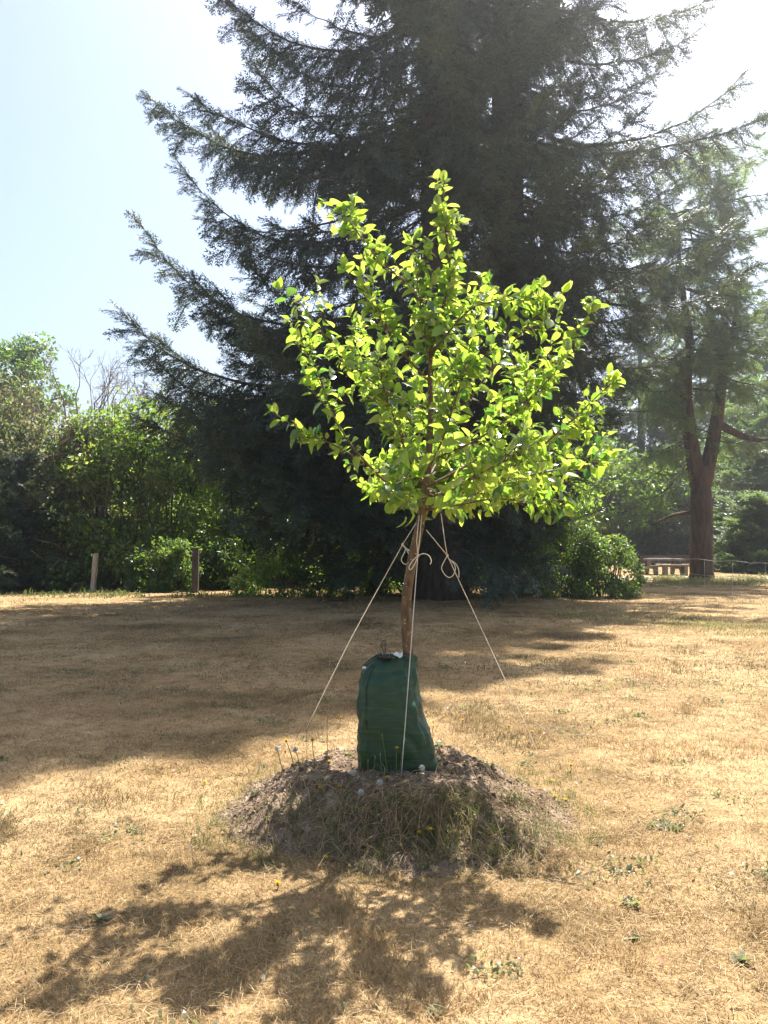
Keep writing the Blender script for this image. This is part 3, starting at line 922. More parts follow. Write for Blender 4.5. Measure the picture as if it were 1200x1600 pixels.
shrub('hedge_shrub', 'tall green shrub behind the dark post under the spruce boughs', 'shrub', 35, 345, 920, 29.5, 3.0, 6.8, 15667, 0.18, M['shrub'], HG, clumps=75, puff=.15, lo=.02, tint=.5)
shrub('hedge_shrub', 'shadowed shrub in the hedge just left of the spruce trunk', 'shrub', 36, 470, 920, 30.5, 3.4, 6.4, 15667, 0.19, M['shrub'], HG, clumps=75, puff=.15, lo=.02, tint=.45)
shrub('hedge_shrub', 'shadowed shrub in the hedge directly behind the spruce trunk', 'shrub', 37, 600, 920, 31, 3.4, 6.6, 14548, 0.19, M['shrub'], HG, clumps=75, puff=.15, lo=.02, tint=.45)
shrub('hedge_shrub', 'shadowed shrub seen between the trunks of the two tall conifers', 'shrub', 38, 730, 920, 31.5, 3.4, 6.6, 14548, 0.19, M['shrub'], HG, clumps=75, puff=.15, lo=.02, tint=.45)
shrub('hedge_shrub', 'shadowed shrub behind the second tall conifer at the hedge end', 'shrub', 39, 845, 920, 31, 2.3, 5.4, 13429, 0.19, M['shrub'], HG, clumps=75, puff=.15, lo=.02, tint=.45)
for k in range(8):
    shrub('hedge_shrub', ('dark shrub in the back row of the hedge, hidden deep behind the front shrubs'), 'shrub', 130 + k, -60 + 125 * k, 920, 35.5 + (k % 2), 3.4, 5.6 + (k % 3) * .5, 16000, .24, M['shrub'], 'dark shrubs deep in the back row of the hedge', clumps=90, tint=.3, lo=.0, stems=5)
bb_ = P(28, 920, 26.4); bb_[2] = float(lawn_z(bb_[0], bb_[1]))
cj = Conifer(140, bb_, 4.6, .12)
for zz in np.arange(.3, 4.5, .2):
    for j in range(4):
        cj.branch(zz + .2, cj.rng.uniform(0, 6.283), (1.75 * (1 - (zz / 4.7) ** 1.6) + .2) * cj.rng.uniform(.7, 1.15), -.2, .3, spr=.42, step=.16, hang=.8, tint=cj.rng.uniform(.2, .7))
rj = thing('hedge_conifer', 'low bluish dark conifer at the left edge in front of the hedge', 'conifer', bb_)
cj.finish(rj, M['needle'], M['stem'])
# low lit bushes
shrub('bramble_bush', 'low sunlit bramble bush in front of the hedge beside the dark post', 'bush', 41, 262, 920, 25.6, 1.25, 1.55, 5000, .12, M['fern'], 'low bramble bushes', tint=.5, lo=.05)
shrub('bramble_bush', 'small bramble bush right of the dark post, half in shade', 'bush', 42, 345, 920, 26.5, 1.1, 1.7, 3500, .12, M['fern'], 'low bramble bushes', tint=.35, lo=.05)
shrub('bramble_bush', 'bright leafy bramble bush spilling onto the lawn left of the picnic table', 'bush', 43, 945, 930, 23.2, 1.15, 1.7, 5200, .11, M['fern'], 'low bramble bushes', tint=.5, lo=.03)
shrub('bramble_bush', 'dark bramble bush under the second conifer', 'bush', 44, 880, 930, 23.4, 1.5, 2.1, 6000, .11, M['shrub'], 'low bramble bushes', tint=.4, lo=.03)
shrub('bramble_bush', 'low weedy bush at the foot of the pale fence post', 'bush', 45, 120, 920, 26.2, 1.0, .95, 2600, .11, M['fern'], 'low bramble bushes', tint=.4, lo=.03)
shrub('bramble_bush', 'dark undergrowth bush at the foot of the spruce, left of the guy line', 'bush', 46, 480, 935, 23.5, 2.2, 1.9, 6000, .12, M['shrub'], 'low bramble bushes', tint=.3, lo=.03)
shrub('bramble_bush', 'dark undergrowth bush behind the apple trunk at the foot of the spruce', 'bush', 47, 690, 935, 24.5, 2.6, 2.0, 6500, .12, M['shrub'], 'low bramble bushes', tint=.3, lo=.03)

# leafy trees on the far right and far left
def leafy_tree(seed, px, py_top, py_low, depth, w_, label, n, size, mat, trunk_r=.22, tint=.5, clumps=46):
    rng = np.random.default_rng(seed)
    b = P(px, 880, depth); b[2] = float(lawn_z(b[0], b[1]))
    top = P(px, py_top, depth)[2]; low = P(px, py_low, depth)[2]
    mid, hh = (top + low) / 2, (top - low) / 2
    v = nrm(rng.normal(0, 1, (clumps, 3))) * (rng.uniform(.15, 1, clumps) ** .5)[:, None]
    cen = np.array([b[0], b[1], mid]) + v * np.array([w_, w_, hh]) * .86
    rad = np.clip(rng.normal(.24, .07, clumps), .1, .4) * (w_ + hh) / 2
    root = thing('leafy_tree', label, 'tree', b)
    acc = Acc(); leafy(acc, rng, cen, rad, n, size, np.clip(rng.normal(tint, .16, clumps), 0, 1), .7, .35)
    acc.build('crown', mat, root, smooth=False)
    acc = Acc()
    ax = spline([b + np.array([0, 0, -.1]), b + np.array([.15, .1, (low - b[2]) * .6]), np.array([b[0], b[1], mid]), np.array([b[0] + .2, b[1], top - hh * .25])], 16)
    acc.tube(ax, np.linspace(trunk_r, .04, 16), 10)
    for j in range(16):
        c = cen[rng.integers(0, clumps)]; o = ax[rng.integers(6, 13)]
        acc.tube(spline([o, (o + c) / 2 + np.array([0, 0, -.1 * hh]), c], 7), np.linspace(trunk_r * .35, .02, 7), 6)
    acc.build('trunk', M['stem'], root)


leafy_tree(51, 28, 512, 720, 44, 2.9, 'light green ash-like tree above the hedge at the left edge', 9000, .26, M['fern'], tint=.35)
leafy_tree(52, 1200, 560, 800, 60, 4.6, 'sunlit leafy tree behind the low conifer at the right edge', 9000, .30, M['fern'], tint=.35)
leafy_tree(53, 1140, 640, 860, 66, 4.2, 'dark leafy tree behind the right side of the forked trunk', 9000, .30, M['shrub'], tint=.5)
leafy_tree(54, 1035, 690, 868, 62, 4.2, 'dark leafy tree behind the picnic table', 9000, .30, M['shrub'], tint=.35)
leafy_tree(55, 955, 680, 868, 58, 4.5, 'dark leafy tree behind the bright bramble bush', 9000, .30, M['shrub'], tint=.35)
leafy_tree(56, 870, 600, 868, 55, 4.5, 'dark leafy tree behind the hedge end', 9000, .30, M['shrub'], tint=.4)
shrub('hedge_shrub', 'far dark shrub across the lawn seen left of the forked trunk', 'shrub', 61, 1030, 870, 78, 5.5, 3.6, 9000, .3, M['shrub'], HG, tint=.3)
shrub('hedge_shrub', 'far dark shrub across the lawn seen right of the forked trunk', 'shrub', 62, 1160, 870, 78, 5.5, 4.2, 9000, .3, M['shrub'], HG, tint=.3)

# ------------------------------------------------------------------ bare shrubs standing out of the hedge
def bare_shrub(seed, px, py_top, py_low, depth, spread, label, stems=9):
    rng = np.random.default_rng(seed)
    b = P(px, 900, depth); b[2] = float(lawn_z(b[0], b[1]))
    top = P(px, py_top, depth)[2]; low = P(px, py_low, depth)[2]
    acc = Acc()

    def grow(p, d, l, r, lev):
        pts = [p]
        q = p.copy(); dd = d.copy()
        for i in range(5):
            dd = nrm(dd + rng.normal(0, .16, 3) + np.array([0, 0, .02])); q = q + dd * l / 5; pts.append(q.copy())
        acc.tube(np.array(pts), np.linspace(r, r * .45, 6), 4, cap=False)
        if lev:
            for j in range(rng.integers(3, 6)):
                i = rng.integers(2, 6)
                nd = nrm(dd + rng.normal(0, .6, 3))
                grow(pts[i], nd, l * rng.uniform(.4, .62), r * .55, lev - 1)
    for j in range(stems):
        o = b + np.array([rng.normal(0, spread * .3), rng.normal(0, .4), -.05])
        e = np.array([b[0] + rng.normal(0, spread * .5), b[1] + rng.normal(0, .6), low + (top - low) * rng.uniform(0, .45)])
        acc.tube(spline([o, (o + e) / 2 + np.array([0, 0, .4]), e], 7), np.linspace(.05, .024, 7), 5, cap=False)
        d = nrm(np.array([rng.normal(0, .45), rng.normal(0, .3), 1.0]))
        grow(e, d, (top - e[2]) * rng.uniform(.55, .85), .022, 3)
    o = acc.build('bare_shrub', M['twig'])
    tag(o, label, 'bare shrub', 'leafless shrubs sticking out of the hedge')


bare_shrub(71, 160, 562, 660, 29.2, 1.1, 'leafless grey shrub poking up tallest above the middle of the left hedge', 13)
bare_shrub(72, 225, 590, 670, 29.6, 1.4, 'leafless arching shrub beside the lowest spruce boughs', 13)
bare_shrub(73, 40, 600, 680, 27.4, 1.6, 'leafless brown twiggy shrub below the light green ash-like tree', 12)

# ------------------------------------------------------------------ posts, wire fence, table, rail
def post(px, y_top, y_bot, depth, w, label, mat, lean=0.0):
    b = P(px, y_bot, depth); z0 = float(lawn_z(b[0], depth)) - .05; ztop = P(px, y_top, depth)[2]
    acc = Acc()
    n = 7; ring = np.array([[-1, -.7], [-.7, -1], [.7, -1], [1, -.7], [1, .7], [.7, 1], [-.7, 1], [-1, .7]]) * w / 2
    V = []
    rr = np.random.default_rng(int(px))
    for i in range(n):
        t = i / (n - 1)
        s_ = 1 + rr.normal(0, .03) - .06 * t
        V += [[b[0] + lean * t + c[0] * s_, depth + c[1] * s_, z0 + (ztop - z0) * t + (.03 * c[0] / w if i == n - 1 else 0)] for c in ring]
    q = [(i * 8 + j, i * 8 + (j + 1) % 8, (i + 1) * 8 + (j + 1) % 8, (i + 1) * 8 + j) for i in range(n - 1) for j in range(8)]
    V.append([b[0] + lean, depth, ztop + .01])
    t = [((n - 1) * 8 + j, (n - 1) * 8 + (j + 1) % 8, n * 8) for j in range(8)]
    acc.add(V, t, q)
    tag(acc.build('fence_post', mat, smooth=False), label, 'fence post', 'old wooden posts along the hedge')


post(145, 865, 922, 25.2, .16, 'pale weathered wooden post leaning slightly in front of the left hedge', M['post'], .08)
post(305, 856, 925, 24.6, .20, 'dark thick wooden post between the two low bramble bushes', M['darkpost'])
post(513, 850, 925, 25.4, .22, 'brown wooden post in deep shade left of the apple trunk', M['darkpost'])

root = thing('wire_fence', 'low wire mesh fence at the right edge in front of the forked trunk', 'fence', P(1100, 965, 18))
A, Bp = P(1000, 930, 23.8), P(1330, 990, 14.2)
A[2] = float(lawn_z(A[0], A[1])); Bp[2] = float(lawn_z(Bp[0], Bp[1]))
rng = np.random.default_rng(5)
for h in (1.15, .78, .40, .08):
    acc = Acc(); k = 24
    t = np.linspace(0, 1, k)[:, None]
    pts = A * (1 - t) + Bp * t
    pts[:, 2] += h + rng.normal(0, .012, k)
    acc.tube(pts, .0055 if h > 1 else .003, 5)
    acc.build('strand', M['wire'], root)
acc = Acc()
for t in np.linspace(0, 1, 8):
    acc = Acc()
    p = A * (1 - t) + Bp * t
    x_ = rng.normal(0, .02)
    acc.tube([[p[0], p[1], p[2] + .04], [p[0] + x_, p[1], p[2] + .6], [p[0], p[1], p[2] + 1.16]], .003, 4)
    acc.build('stay_wire', M['wire'], root)
for p in (A, Bp):
    acc = Acc(); acc.tube([p + np.array([0, 0, -.1]), p + np.array([0, 0, .6]), p + np.array([0, 0, 1.22])], .035, 8)
    acc.build('post', M['darkpost'], root)

b = P(1042, 897, 38.0); b[2] = float(lawn_z(b[0], b[1]))
root = thing('picnic_table', 'pale concrete picnic table half hidden behind the bright bramble bush', 'picnic table', b)
acc = Acc(); acc.box(b + np.array([-.15, 0, .74]), (1.75, .80, .08)); acc.build('table_top', M['concrete'], root, smooth=False)
for sg in (-1, 1):
    acc = Acc(); acc.box(b + np.array([-.15, 0, .44]) + np.array([.0, .66 * sg, 0]), (1.75, .30, .07)); acc.build('bench_seat', M['concrete'], root, smooth=False)
for sx in (-.75, .5):
    acc = Acc()
    prof = [(-.78, -.05), (-.62, -.05), (-.45, .3), (.45, .3), (.62, -.05), (.78, -.05), (.72, .40), (.34, .40), (.34, .70), (-.34, .70), (-.34, .40), (-.72, .40)]
    V = [[b[0] + sx + dx, b[1] + yy, b[2] + zz] for dx in (-.08, .08) for (yy, zz) in prof]
    n = len(prof)
    q = [(i, (i + 1) % n, n + (i + 1) % n, n + i) for i in range(n)]
    cap = [(0, 1, 2, 11), (2, 3, 8, 9), (2, 9, 10, 11), (3, 4, 5, 6), (3, 6, 7, 8)]
    q += cap + [tuple(n + i for i in c[::-1]) for c in cap]
    acc.add(V, None, q); acc.build('leg', M['concrete'], root, smooth=False)
acc = Acc()
b2 = P(1066, 893, 37.0); b2[2] = float(lawn_z(b2[0], b2[1]))
r2 = thing('garden_bench', 'small pale bench with slab legs beside the picnic table', 'bench', b2)
acc.box(b2 + np.array([-.35, 0, .50]), (1.25, .42, .08)); acc.build('seat', M['concrete'], r2, smooth=False)
for sx in (-.8, .12):
    acc = Acc(); acc.box(b2 + np.array([sx, 0, .22]), (.16, .36, .46)); acc.build('leg', M['concrete'], r2, smooth=False)

b = P(1100, 881, 56); b[2] = float(lawn_z(b[0], b[1]))
root = thing('rail_fence', 'low dark wooden rail across the far lawn behind the forked trunk', 'fence', b)
for (zc, hh) in ((.52, .14), (.24, .26)):
    acc = Acc(); acc.box(b + np.array([1.0, 0, zc]), (17, .08, hh)); acc.build('rail', M['rail'], root, smooth=False)
for k in range(8):
    acc = Acc(); acc.box(b + np.array([-7.2 + 2.35 * k, .12, .28]), (.14, .14, .72)); acc.build('post', M['rail'], root, smooth=False)

# ------------------------------------------------------------------ the young apple tree
D0 = 4.74
AP = hit(640, 1196); AP = np.array([P(640, 1190, D0)[0], D0, 0]); AP[2] = float(surf(AP[0], AP[1]))
apple = thing('young_apple_tree', 'young apple tree with backlit yellow-green leaves growing from the soil mound', 'tree', AP)


def A_(ctrl, n):
    return spline([P(u, v, D0 + dd) for (u, v, dd) in ctrl], n)


trunk = A_([(641, 1215, 0), (640, 1120, 0), (638, 1025, 0), (634, 965, 0), (637, 920, 0), (645, 870, 0), (655, 825, 0), (662, 790, 0), (668, 740, 0), (671, 690, 0), (673, 640, 0), (672, 580, 0), (676, 530, 0), (688, 490, .02), (700, 455, .02), (703, 425, .02), (700, 385, .0), (695, 345, 0), (693, 300, 0), (694, 282, 0)], 70)
tr_r = np.interp(np.linspace(0, 1, 70), [0, .12, .28, .42, .6, .8, 1], [.036, .031, .028, .023, .013, .007, .003])
acc = Acc(); acc.tube(trunk, tr_r, 14)
# graft bend and pruning collars
for i in (22, 27, 30):
    acc.ball(trunk[i] + np.array([.018 * (-1) ** i, -.014, 0]), .012, 8, 6, squash=(1, 1, .7))
trunk_acc = acc

limbs = [
    [[(668, 775, 0), (690, 765, .5), (700, 758, .9), (690, 752, 1.25)], .008, 12],
    [[(668, 775, 0), (730, 770, .5), (790, 758, .95), (820, 752, 1.2)], .008, 12],
    [[(664, 785, 0), (640, 770, .4), (600, 765, .8), (575, 758, 1.05)], .007, 10],
    [[(668, 780, 0), (660, 765, .4), (640, 745, .75), (615, 740, 1.0)], .008, 13],
    [[(668, 770, 0), (700, 760, .4), (730, 740, .8), (760, 730, 1.05)], .008, 13],
    [[(666, 790, 0), (720, 785, .35), (790, 770, .7), (850, 760, .9)], .008, 13],
    [[(668, 750, 0), (690, 700, .45), (680, 650, .8), (690, 600, 1.0)], .008, 12],
    [[(668, 785, 0), (640, 770, .25), (600, 745, .5), (570, 720, .65)], .007, 10],
    [[(666, 770, 0), (690, 750, .4), (720, 735, .65), (750, 720, .85)], .008, 12],
    [[(664, 785, 0), (650, 770, .35), (640, 750, .6), (620, 735, .8)], .008, 12],
    [[(668, 740, 0), (650, 690, .4), (640, 640, .7), (650, 590, .85)], .008, 11],
    [[(668, 780, 0), (760, 770, .3), (830, 750, .5), (880, 740, .65)], .008, 12],
    # (control points in the photo with depth offsets, base radius, twig count)
    [[(672, 575, 0), (655, 470, -.03), (620, 430, -.06), (587, 400, -.08), (560, 365, -.1), (540, 338, -.12), (534, 330, -.12)], .009, 11],
    [[(672, 640, 0), (610, 615, .1), (555, 575, .15), (510, 530, .2), (480, 488, .22), (462, 462, .22)], .008, 10],
    [[(660, 800, 0), (618, 765, -.1), (587, 738, -.16), (545, 690, -.2), (515, 635, -.22), (492, 565, -.22), (487, 540, -.22)], .009, 10],
    [[(575, 728, -.16), (545, 708, -.16), (510, 690, -.16), (483, 679, -.16), (450, 660, -.16), (428, 645, -.16)], .005, 5],
    [[(672, 690, 0), (720, 640, -.1), (770, 575, -.2), (814, 520, -.28), (850, 485, -.3), (868, 468, -.32)], .009, 9],
    [[(668, 760, 0), (740, 720, .1), (804, 663, .2), (850, 600, .3), (890, 545, .35), (918, 490, .38), (924, 470, .38)], .009, 12],
    [[(668, 775, 0), (740, 765, -.05), (819, 718, -.1), (890, 660, -.12), (930, 622, -.12), (960, 595, -.12)], .009, 11],
    [[(664, 790, 0), (720, 780, .1), (780, 755, .15), (850, 738, .2), (910, 728, .2), (955, 715, .2)], .009, 12],
    [[(662, 797, 0), (710, 790, -.2), (770, 780, -.35), (830, 785, -.42), (882, 792, -.45)], .008, 11],
    [[(672, 640, 0), (700, 600, .1), (730, 540, .15), (755, 480, .18), (768, 455, .18)], .008, 11],
    [[(674, 600, 0), (664, 520, -.1), (652, 440, -.15), (648, 375, -.18)], .007, 9],
    [[(666, 740, 0), (690, 690, -.4), (710, 630, -.6), (725, 580, -.7), (735, 540, -.72)], .008, 13],
    [[(666, 760, 0), (640, 720, -.35), (622, 670, -.5), (600, 610, -.58), (590, 560, -.6)], .008, 12],
    [[(666, 750, 0), (700, 720, .4), (760, 660, .6), (800, 600, .7), (815, 560, .72)], .008, 12],
    [[(668, 730, 0), (630, 700, .35), (590, 640, .55), (560, 560, .65), (560, 500, .66)], .008, 11],
    [[(664, 785, 0), (700, 770, -.45), (740, 745, -.7), (790, 720, -.8), (840, 690, -.84)], .008, 13],
    [[(664, 790, 0), (640, 775, -.3), (620, 770, -.42), (640, 785, -.55)], .005, 6],
    [[(675, 555, 0), (700, 520, -.2), (740, 480, -.28), (790, 470, -.34), (820, 470, -.36)], .007, 9],
    [[(668, 720, 0), (740, 690, -.2), (810, 640, -.3), (860, 590, -.34), (880, 560, -.35)], .008, 11],
    [[(664, 780, 0), (740, 750, .3), (820, 720, .45), (890, 690, .5), (935, 660, .5)], .008, 11],
    [[(674, 600, 0), (620, 540, -.2), (585, 480, -.26), (565, 430, -.28)], .007, 9],
]
rng = np.random.default_rng(77)
LP, LD, LU, LS, LT = [], [], [], [], []


def add_leaves(pts, t0, spacing, size, tint):
    seg = np.linalg.norm(np.diff(pts, axis=0), axis=1); s = np.concatenate([[0], np.cumsum(seg)])
    T = nrm(np.gradient(pts, axis=0)); Ltot = s[-1]
    u = t0 * Ltot; ang = rng.uniform(0, 6.28)
    while u < Ltot:
        p = np.array([np.interp(u, s, pts[:, c]) for c in range(3)]); d = np.array([np.interp(u, s, T[:, c]) for c in range(3)])
        ang += 2.4 + rng.normal(0, .3)
        a = nrm(np.cross(d, [0.3, .5, .8])); bb = np.cross(d, a)
        out = a * math.cos(ang) + bb * math.sin(ang)
        ld = out * rng.uniform(.7, 1.1) + d * rng.uniform(.25, .7) + np.array([0, 0, rng.uniform(-.45, .25)])
        LP.append(p + nrm(ld) * .014); LD.append(ld); LU.append(d * .8 + np.array([0, 0, .9]) + rng.normal(0, .35, 3))
        LS.append(size * rng.uniform(.45, 1.25)); LT.append(tint + rng.normal(0, .2))
        u += spacing * rng.uniform(.6, 1.4)
    for j in range(2):
        LP.append(pts[-1]); LD.append(T[-1] + rng.normal(0, .35, 3)); LU.append(rng.normal(0, .5, 3) + np.array([0, -.5, .4])); LS.append(size * rng.uniform(.6, 1.1)); LT.append(tint + .1)


for ctrl, r, nt_ in limbs:
    pts = A_(ctrl, 26)
    acc = Acc()
    acc.tube(pts, np.linspace(r, .0022, 26), 7)
    T = nrm(np.gradient(pts, axis=0))
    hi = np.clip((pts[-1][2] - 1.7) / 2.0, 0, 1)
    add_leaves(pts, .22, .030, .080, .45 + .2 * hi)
    for j in range(int(nt_ * 1.5)):
        u = rng.uniform(.25, .93); i = int(u * 25)
        d = nrm(T[i] * rng.uniform(.3, .9) + nrm(rng.normal(0, 1, 3)) * .8 + np.array([0, 0, .35]))
        l = rng.uniform(.07, .26) * (1.15 - .5 * u)
        if ctrl[-1][0] == 428: l *= .4
        tw = spline([pts[i], pts[i] + d * l * .5 + rng.normal(0, .01, 3), pts[i] + d * l + np.array([0, 0, l * .12])], 6)
        acc.tube(tw, np.linspace(.0032, .0016, 6), 5, cap=False)
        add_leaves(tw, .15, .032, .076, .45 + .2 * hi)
    acc.build('branch', M['apple_bark'], apple)
acc = trunk_acc
Ttr = nrm(np.gradient(trunk, axis=0))
for j in range(44):                                    # short spurs on the leader
    i = int(rng.uniform(32, 67)); d = nrm(rng.normal(0, 1, 3) * np.array([1, 1, .3]) + np.array([0, 0, .55])); l = rng.uniform(.05, .17) * (1 - .55 * (i - 32) / 38)
    tw = spline([trunk[i], trunk[i] + d * l * .5, trunk[i] + d * l + np.array([0, 0, l * .2])], 5)
    acc.tube(tw, np.linspace(.003, .0015, 5), 5, cap=False)
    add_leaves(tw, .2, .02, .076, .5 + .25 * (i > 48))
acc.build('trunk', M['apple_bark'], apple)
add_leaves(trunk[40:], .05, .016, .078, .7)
for q_ in ((650, 800), (672, 790), (690, 800), (640, 785), (720, 800), (700, 790), (760, 798), (625, 790)):   # low leaves round the crown's foot
    p = P(q_[0], q_[1], D0 + rng.uniform(-.2, .2))
    for j in range(4):
        LP.append(p + rng.normal(0, .04, 3)); LD.append(rng.normal(0, 1, 3) + np.array([0, 0, -.4])); LU.append(np.array([0, 0, 1.0]) + rng.normal(0, .4, 3)); LS.append(.075 * rng.uniform(.7, 1.15)); LT.append(.55)


def apple_leaf(curl, fold, twist):
    t = np.array([0, .12, .32, .58, .82, 1.0]); hw = np.array([.02, .20, .33, .32, .19, 0])
    V = []
    for ti, h in zip(t, hw):
        zc = -curl * ti ** 2 + .02 * math.sin(ti * 9)
        x = ti - .25 * curl * ti ** 2
        for sg in (-1, 0, 1):
            V.append([x, sg * h * math.cos(fold), zc + abs(sg) * h * math.sin(fold) + sg * twist * ti * h])
    q = []
    for i in range(5):
        q += [(i * 3, (i + 1) * 3, (i + 1) * 3 + 1, i * 3 + 1), (i * 3 + 1, (i + 1) * 3 + 1, (i + 1) * 3 + 2, i * 3 + 2)]
    V = np.array(V); n = len(V)
    V = np.concatenate([V, [[-.22, -.012, .03], [-.22, .012, .03], [.0, .012, 0], [.0, -.012, 0]]])      # petiole
    q.append((n, n + 1, n + 2, n + 3))
    return V, np.array(q)


acc = Acc()
LP, LD, LU, LS, LT = map(np.array, (LP, LD, LU, LS, LT))
kinds = [apple_leaf(.22, .35, 0), apple_leaf(.45, .25, .45), apple_leaf(.05, .55, -.3), apple_leaf(.75, .45, .2), apple_leaf(.3, .15, -.5), apple_leaf(-.15, .7, .2), apple_leaf(1.0, .5, -.3)]
kk = rng.integers(0, len(kinds), len(LP))
Mf = frames(LD, LU, rng, .45)
for k, (v, q) in enumerate(kinds):
    s_ = kk == k
    acc.stamp(v, None, q, Mf[s_], LP[s_], LS[s_], 0, np.clip(LT[s_], 0, 1))
acc.build('foliage', M['apple'], apple)
print('apple leaves', len(LP))

# ------------------------------------------------------------------ the green watering bag
def bag_mat():
    m = bpy.data.materials.new('green_woven_plastic'); m.use_nodes = True
    t = m.node_tree; L = t.links; pr = t.nodes['Principled BSDF']; out = t.nodes['Material Output']
    tc = t.nodes.new('ShaderNodeTexCoord')

    def wave(axis, s):
        w = t.nodes.new('ShaderNodeTexWave'); w.bands_direction = axis; w.inputs['Scale'].default_value = s
        w.inputs['Distortion'].default_value = .6; w.inputs['Detail'].default_value = 2
        L.new(tc.outputs['Object'], w.inputs['Vector']); return w
    wx, wz = wave('X', 120), wave('Z', 120)
    mu = t.nodes.new('ShaderNodeMath'); mu.operation = 'ADD'; L.new(wx.outputs['Fac'], mu.inputs[0]); L.new(wz.outputs['Fac'], mu.inputs[1])
    mp = t.nodes.new('ShaderNodeMapping'); mp.inputs['Scale'].default_value = (9, 9, 58); L.new(tc.outputs['Object'], mp.inputs['Vector'])
    n = t.nodes.new('ShaderNodeTexNoise'); n.inputs['Scale'].default_value = 1; n.inputs['Detail'].default_value = 5; L.new(mp.outputs[0], n.inputs['Vector'])
    r = ramp_node(t, [(.3, (.010, .045, .022)), (.55, (.015, .062, .027)), (.68, (.034, .085, .028)), (.8, (.09, .125, .045))])
    L.new(n.outputs['Fac'], r.inputs[0]); L.new(r.outputs[0], pr.inputs['Base Color'])
    b1 = t.nodes.new('ShaderNodeBump'); b1.inputs['Strength'].default_value = .35; b1.inputs['Distance'].default_value = .001; L.new(mu.outputs[0], b1.inputs['Height'])
    b2 = t.nodes.new('ShaderNodeBump'); b2.inputs['Strength'].default_value = .6; b2.inputs['Distance'].default_value = .006
    L.new(n.outputs['Fac'], b2.inputs['Height']); L.new(b1.outputs[0], b2.inputs['Normal']); L.new(b2.outputs[0], pr.inputs['Normal'])
    pr.inputs['Roughness'].default_value = .34; pr.inputs['Specular IOR Level'].default_value = .5
    tr = t.nodes.new('ShaderNodeBsdfTranslucent'); tr.inputs['Color'].default_value = (.10, .30, .06, 1)
    mx = t.nodes.new('ShaderNodeMixShader'); mx.inputs[0].default_value = .07
    L.new(pr.outputs[0], mx.inputs[1]); L.new(tr.outputs[0], mx.inputs[2]); L.new(mx.outputs[0], out.inputs['Surface'])
    return m


M['bag'] = bag_mat()
M['strap'] = plain_mat('black_strap', (.015, .016, .018), .4, .5)
M['label'] = plain_mat('white_tag', (.74, .74, .72), .5, .5)
BD = 4.70
bb = P(620, 1200, BD)
bag = thing('watering_bag', 'dark green woven watering bag wrapped around the foot of the apple trunk', 'watering bag', (bb[0], BD, float(surf(bb[0], BD))))
rows = [(1212, 566, 676, .105, 2.6), (1204, 562, 682, .122, 2.8), (1190, 560, 684, .130, 3.0), (1165, 559, 680, .135, 3.0), (1140, 559, 672, .135, 3.0), (1110, 559, 662, .13, 3.0),
        (1085, 559.5, 655, .118, 2.9), (1062, 561, 651, .10, 2.8), (1048, 566, 649, .08, 2.6), (1038, 574, 648, .056, 2.4), (1030, 584, 647, .036, 2.3), (1025, 592, 646, .026, 2.2), (1023, 596, 644, .018, 2.2)]
rows = np.array(rows)
NR, NS = 60, 96
tt = np.linspace(0, 1, NR); src = np.linspace(0, 1, len(rows))
R = np.stack([np.interp(tt, src, rows[:, c]) for c in range(5)], 1)
V = []
for i in range(NR):
    py, x0, x1, ry, ex = R[i]
    pl, pr_ = P(x0, py, BD), P(x1, py, BD)
    cx_, rx = (pl[0] + pr_[0]) / 2, (pr_[0] - pl[0]) / 2
    th = np.linspace(0, 2 * np.pi, NS, endpoint=False)
    c, s_ = np.cos(th), np.sin(th)
    ex2 = 2 / ex
    x = cx_ + rx * np.sign(c) * np.abs(c) ** ex2
    y = BD + ry * np.sign(s_) * np.abs(s_) ** ex2
    z = np.full(NS, pl[2])
    t_ = tt[i]
    # slack folds: short creases on the right flank, long soft drapes on the face
    amp = .006 * sstep(.02, .2, t_) * (1 - .3 * t_)
    crease = (np.sin(z * 75 + 9 * vnoise(th * 2.2, z * 9, 5)) * vnoise(th * 2, z * 14, 6) + .5 * np.sin(z * 150 + 8 * vnoise(th * 3, z * 8, 8))) * sstep(.1, .9, c) * .0055 * (1 - sstep(.5, .8, t_))
    drape = (fbm(th * 1.6 + 3, z * 5, 17) - .5) * .050 * sstep(.0, .15, t_) + (fbm(th * 5, z * 22, 19) - .5) * amp * 2.6 + (np.abs(fbm(th * 2.6 + z * 3, z * 7 - th, 23) - .5) - .12) * .05 * sstep(.05, .25, t_)
    diag = .012 * np.exp(-((t_ - .68 - .10 * c) / .045) ** 2) * (s_ < 0)
    k_ = 1 + (crease + drape - diag) / np.maximum(np.hypot(x - cx_, y - BD), .05)
    V.append(np.stack([cx_ + (x - cx_) * k_, BD + (y - BD) * k_, z], 1))
V = np.concatenate(V)
q = [(i * NS + j, i * NS + (j + 1) % NS, (i + 1) * NS + (j + 1) % NS, (i + 1) * NS + j) for i in range(NR - 1) for j in range(NS)]
acc = Acc(); acc.add(V, None, q)
acc.build('bag_body', M['bag'], bag)
sm = Acc()
for x_off, side in ((.30, -1), (.33, -1)):             # double stitched seam down the front
    pts_ = []
    for i in range(3, NR - 8, 2):
        row = V[i * NS:(i + 1) * NS]; jj = int(NS * (.5 + x_off * .5)); n_ = nrm(row[jj] - row.mean(0))
        pts_.append(row[jj] + n_ * .0012)
    sm.tube(np.array(pts_), .0016, 5)
sm.build('seam', M['bag'], bag)
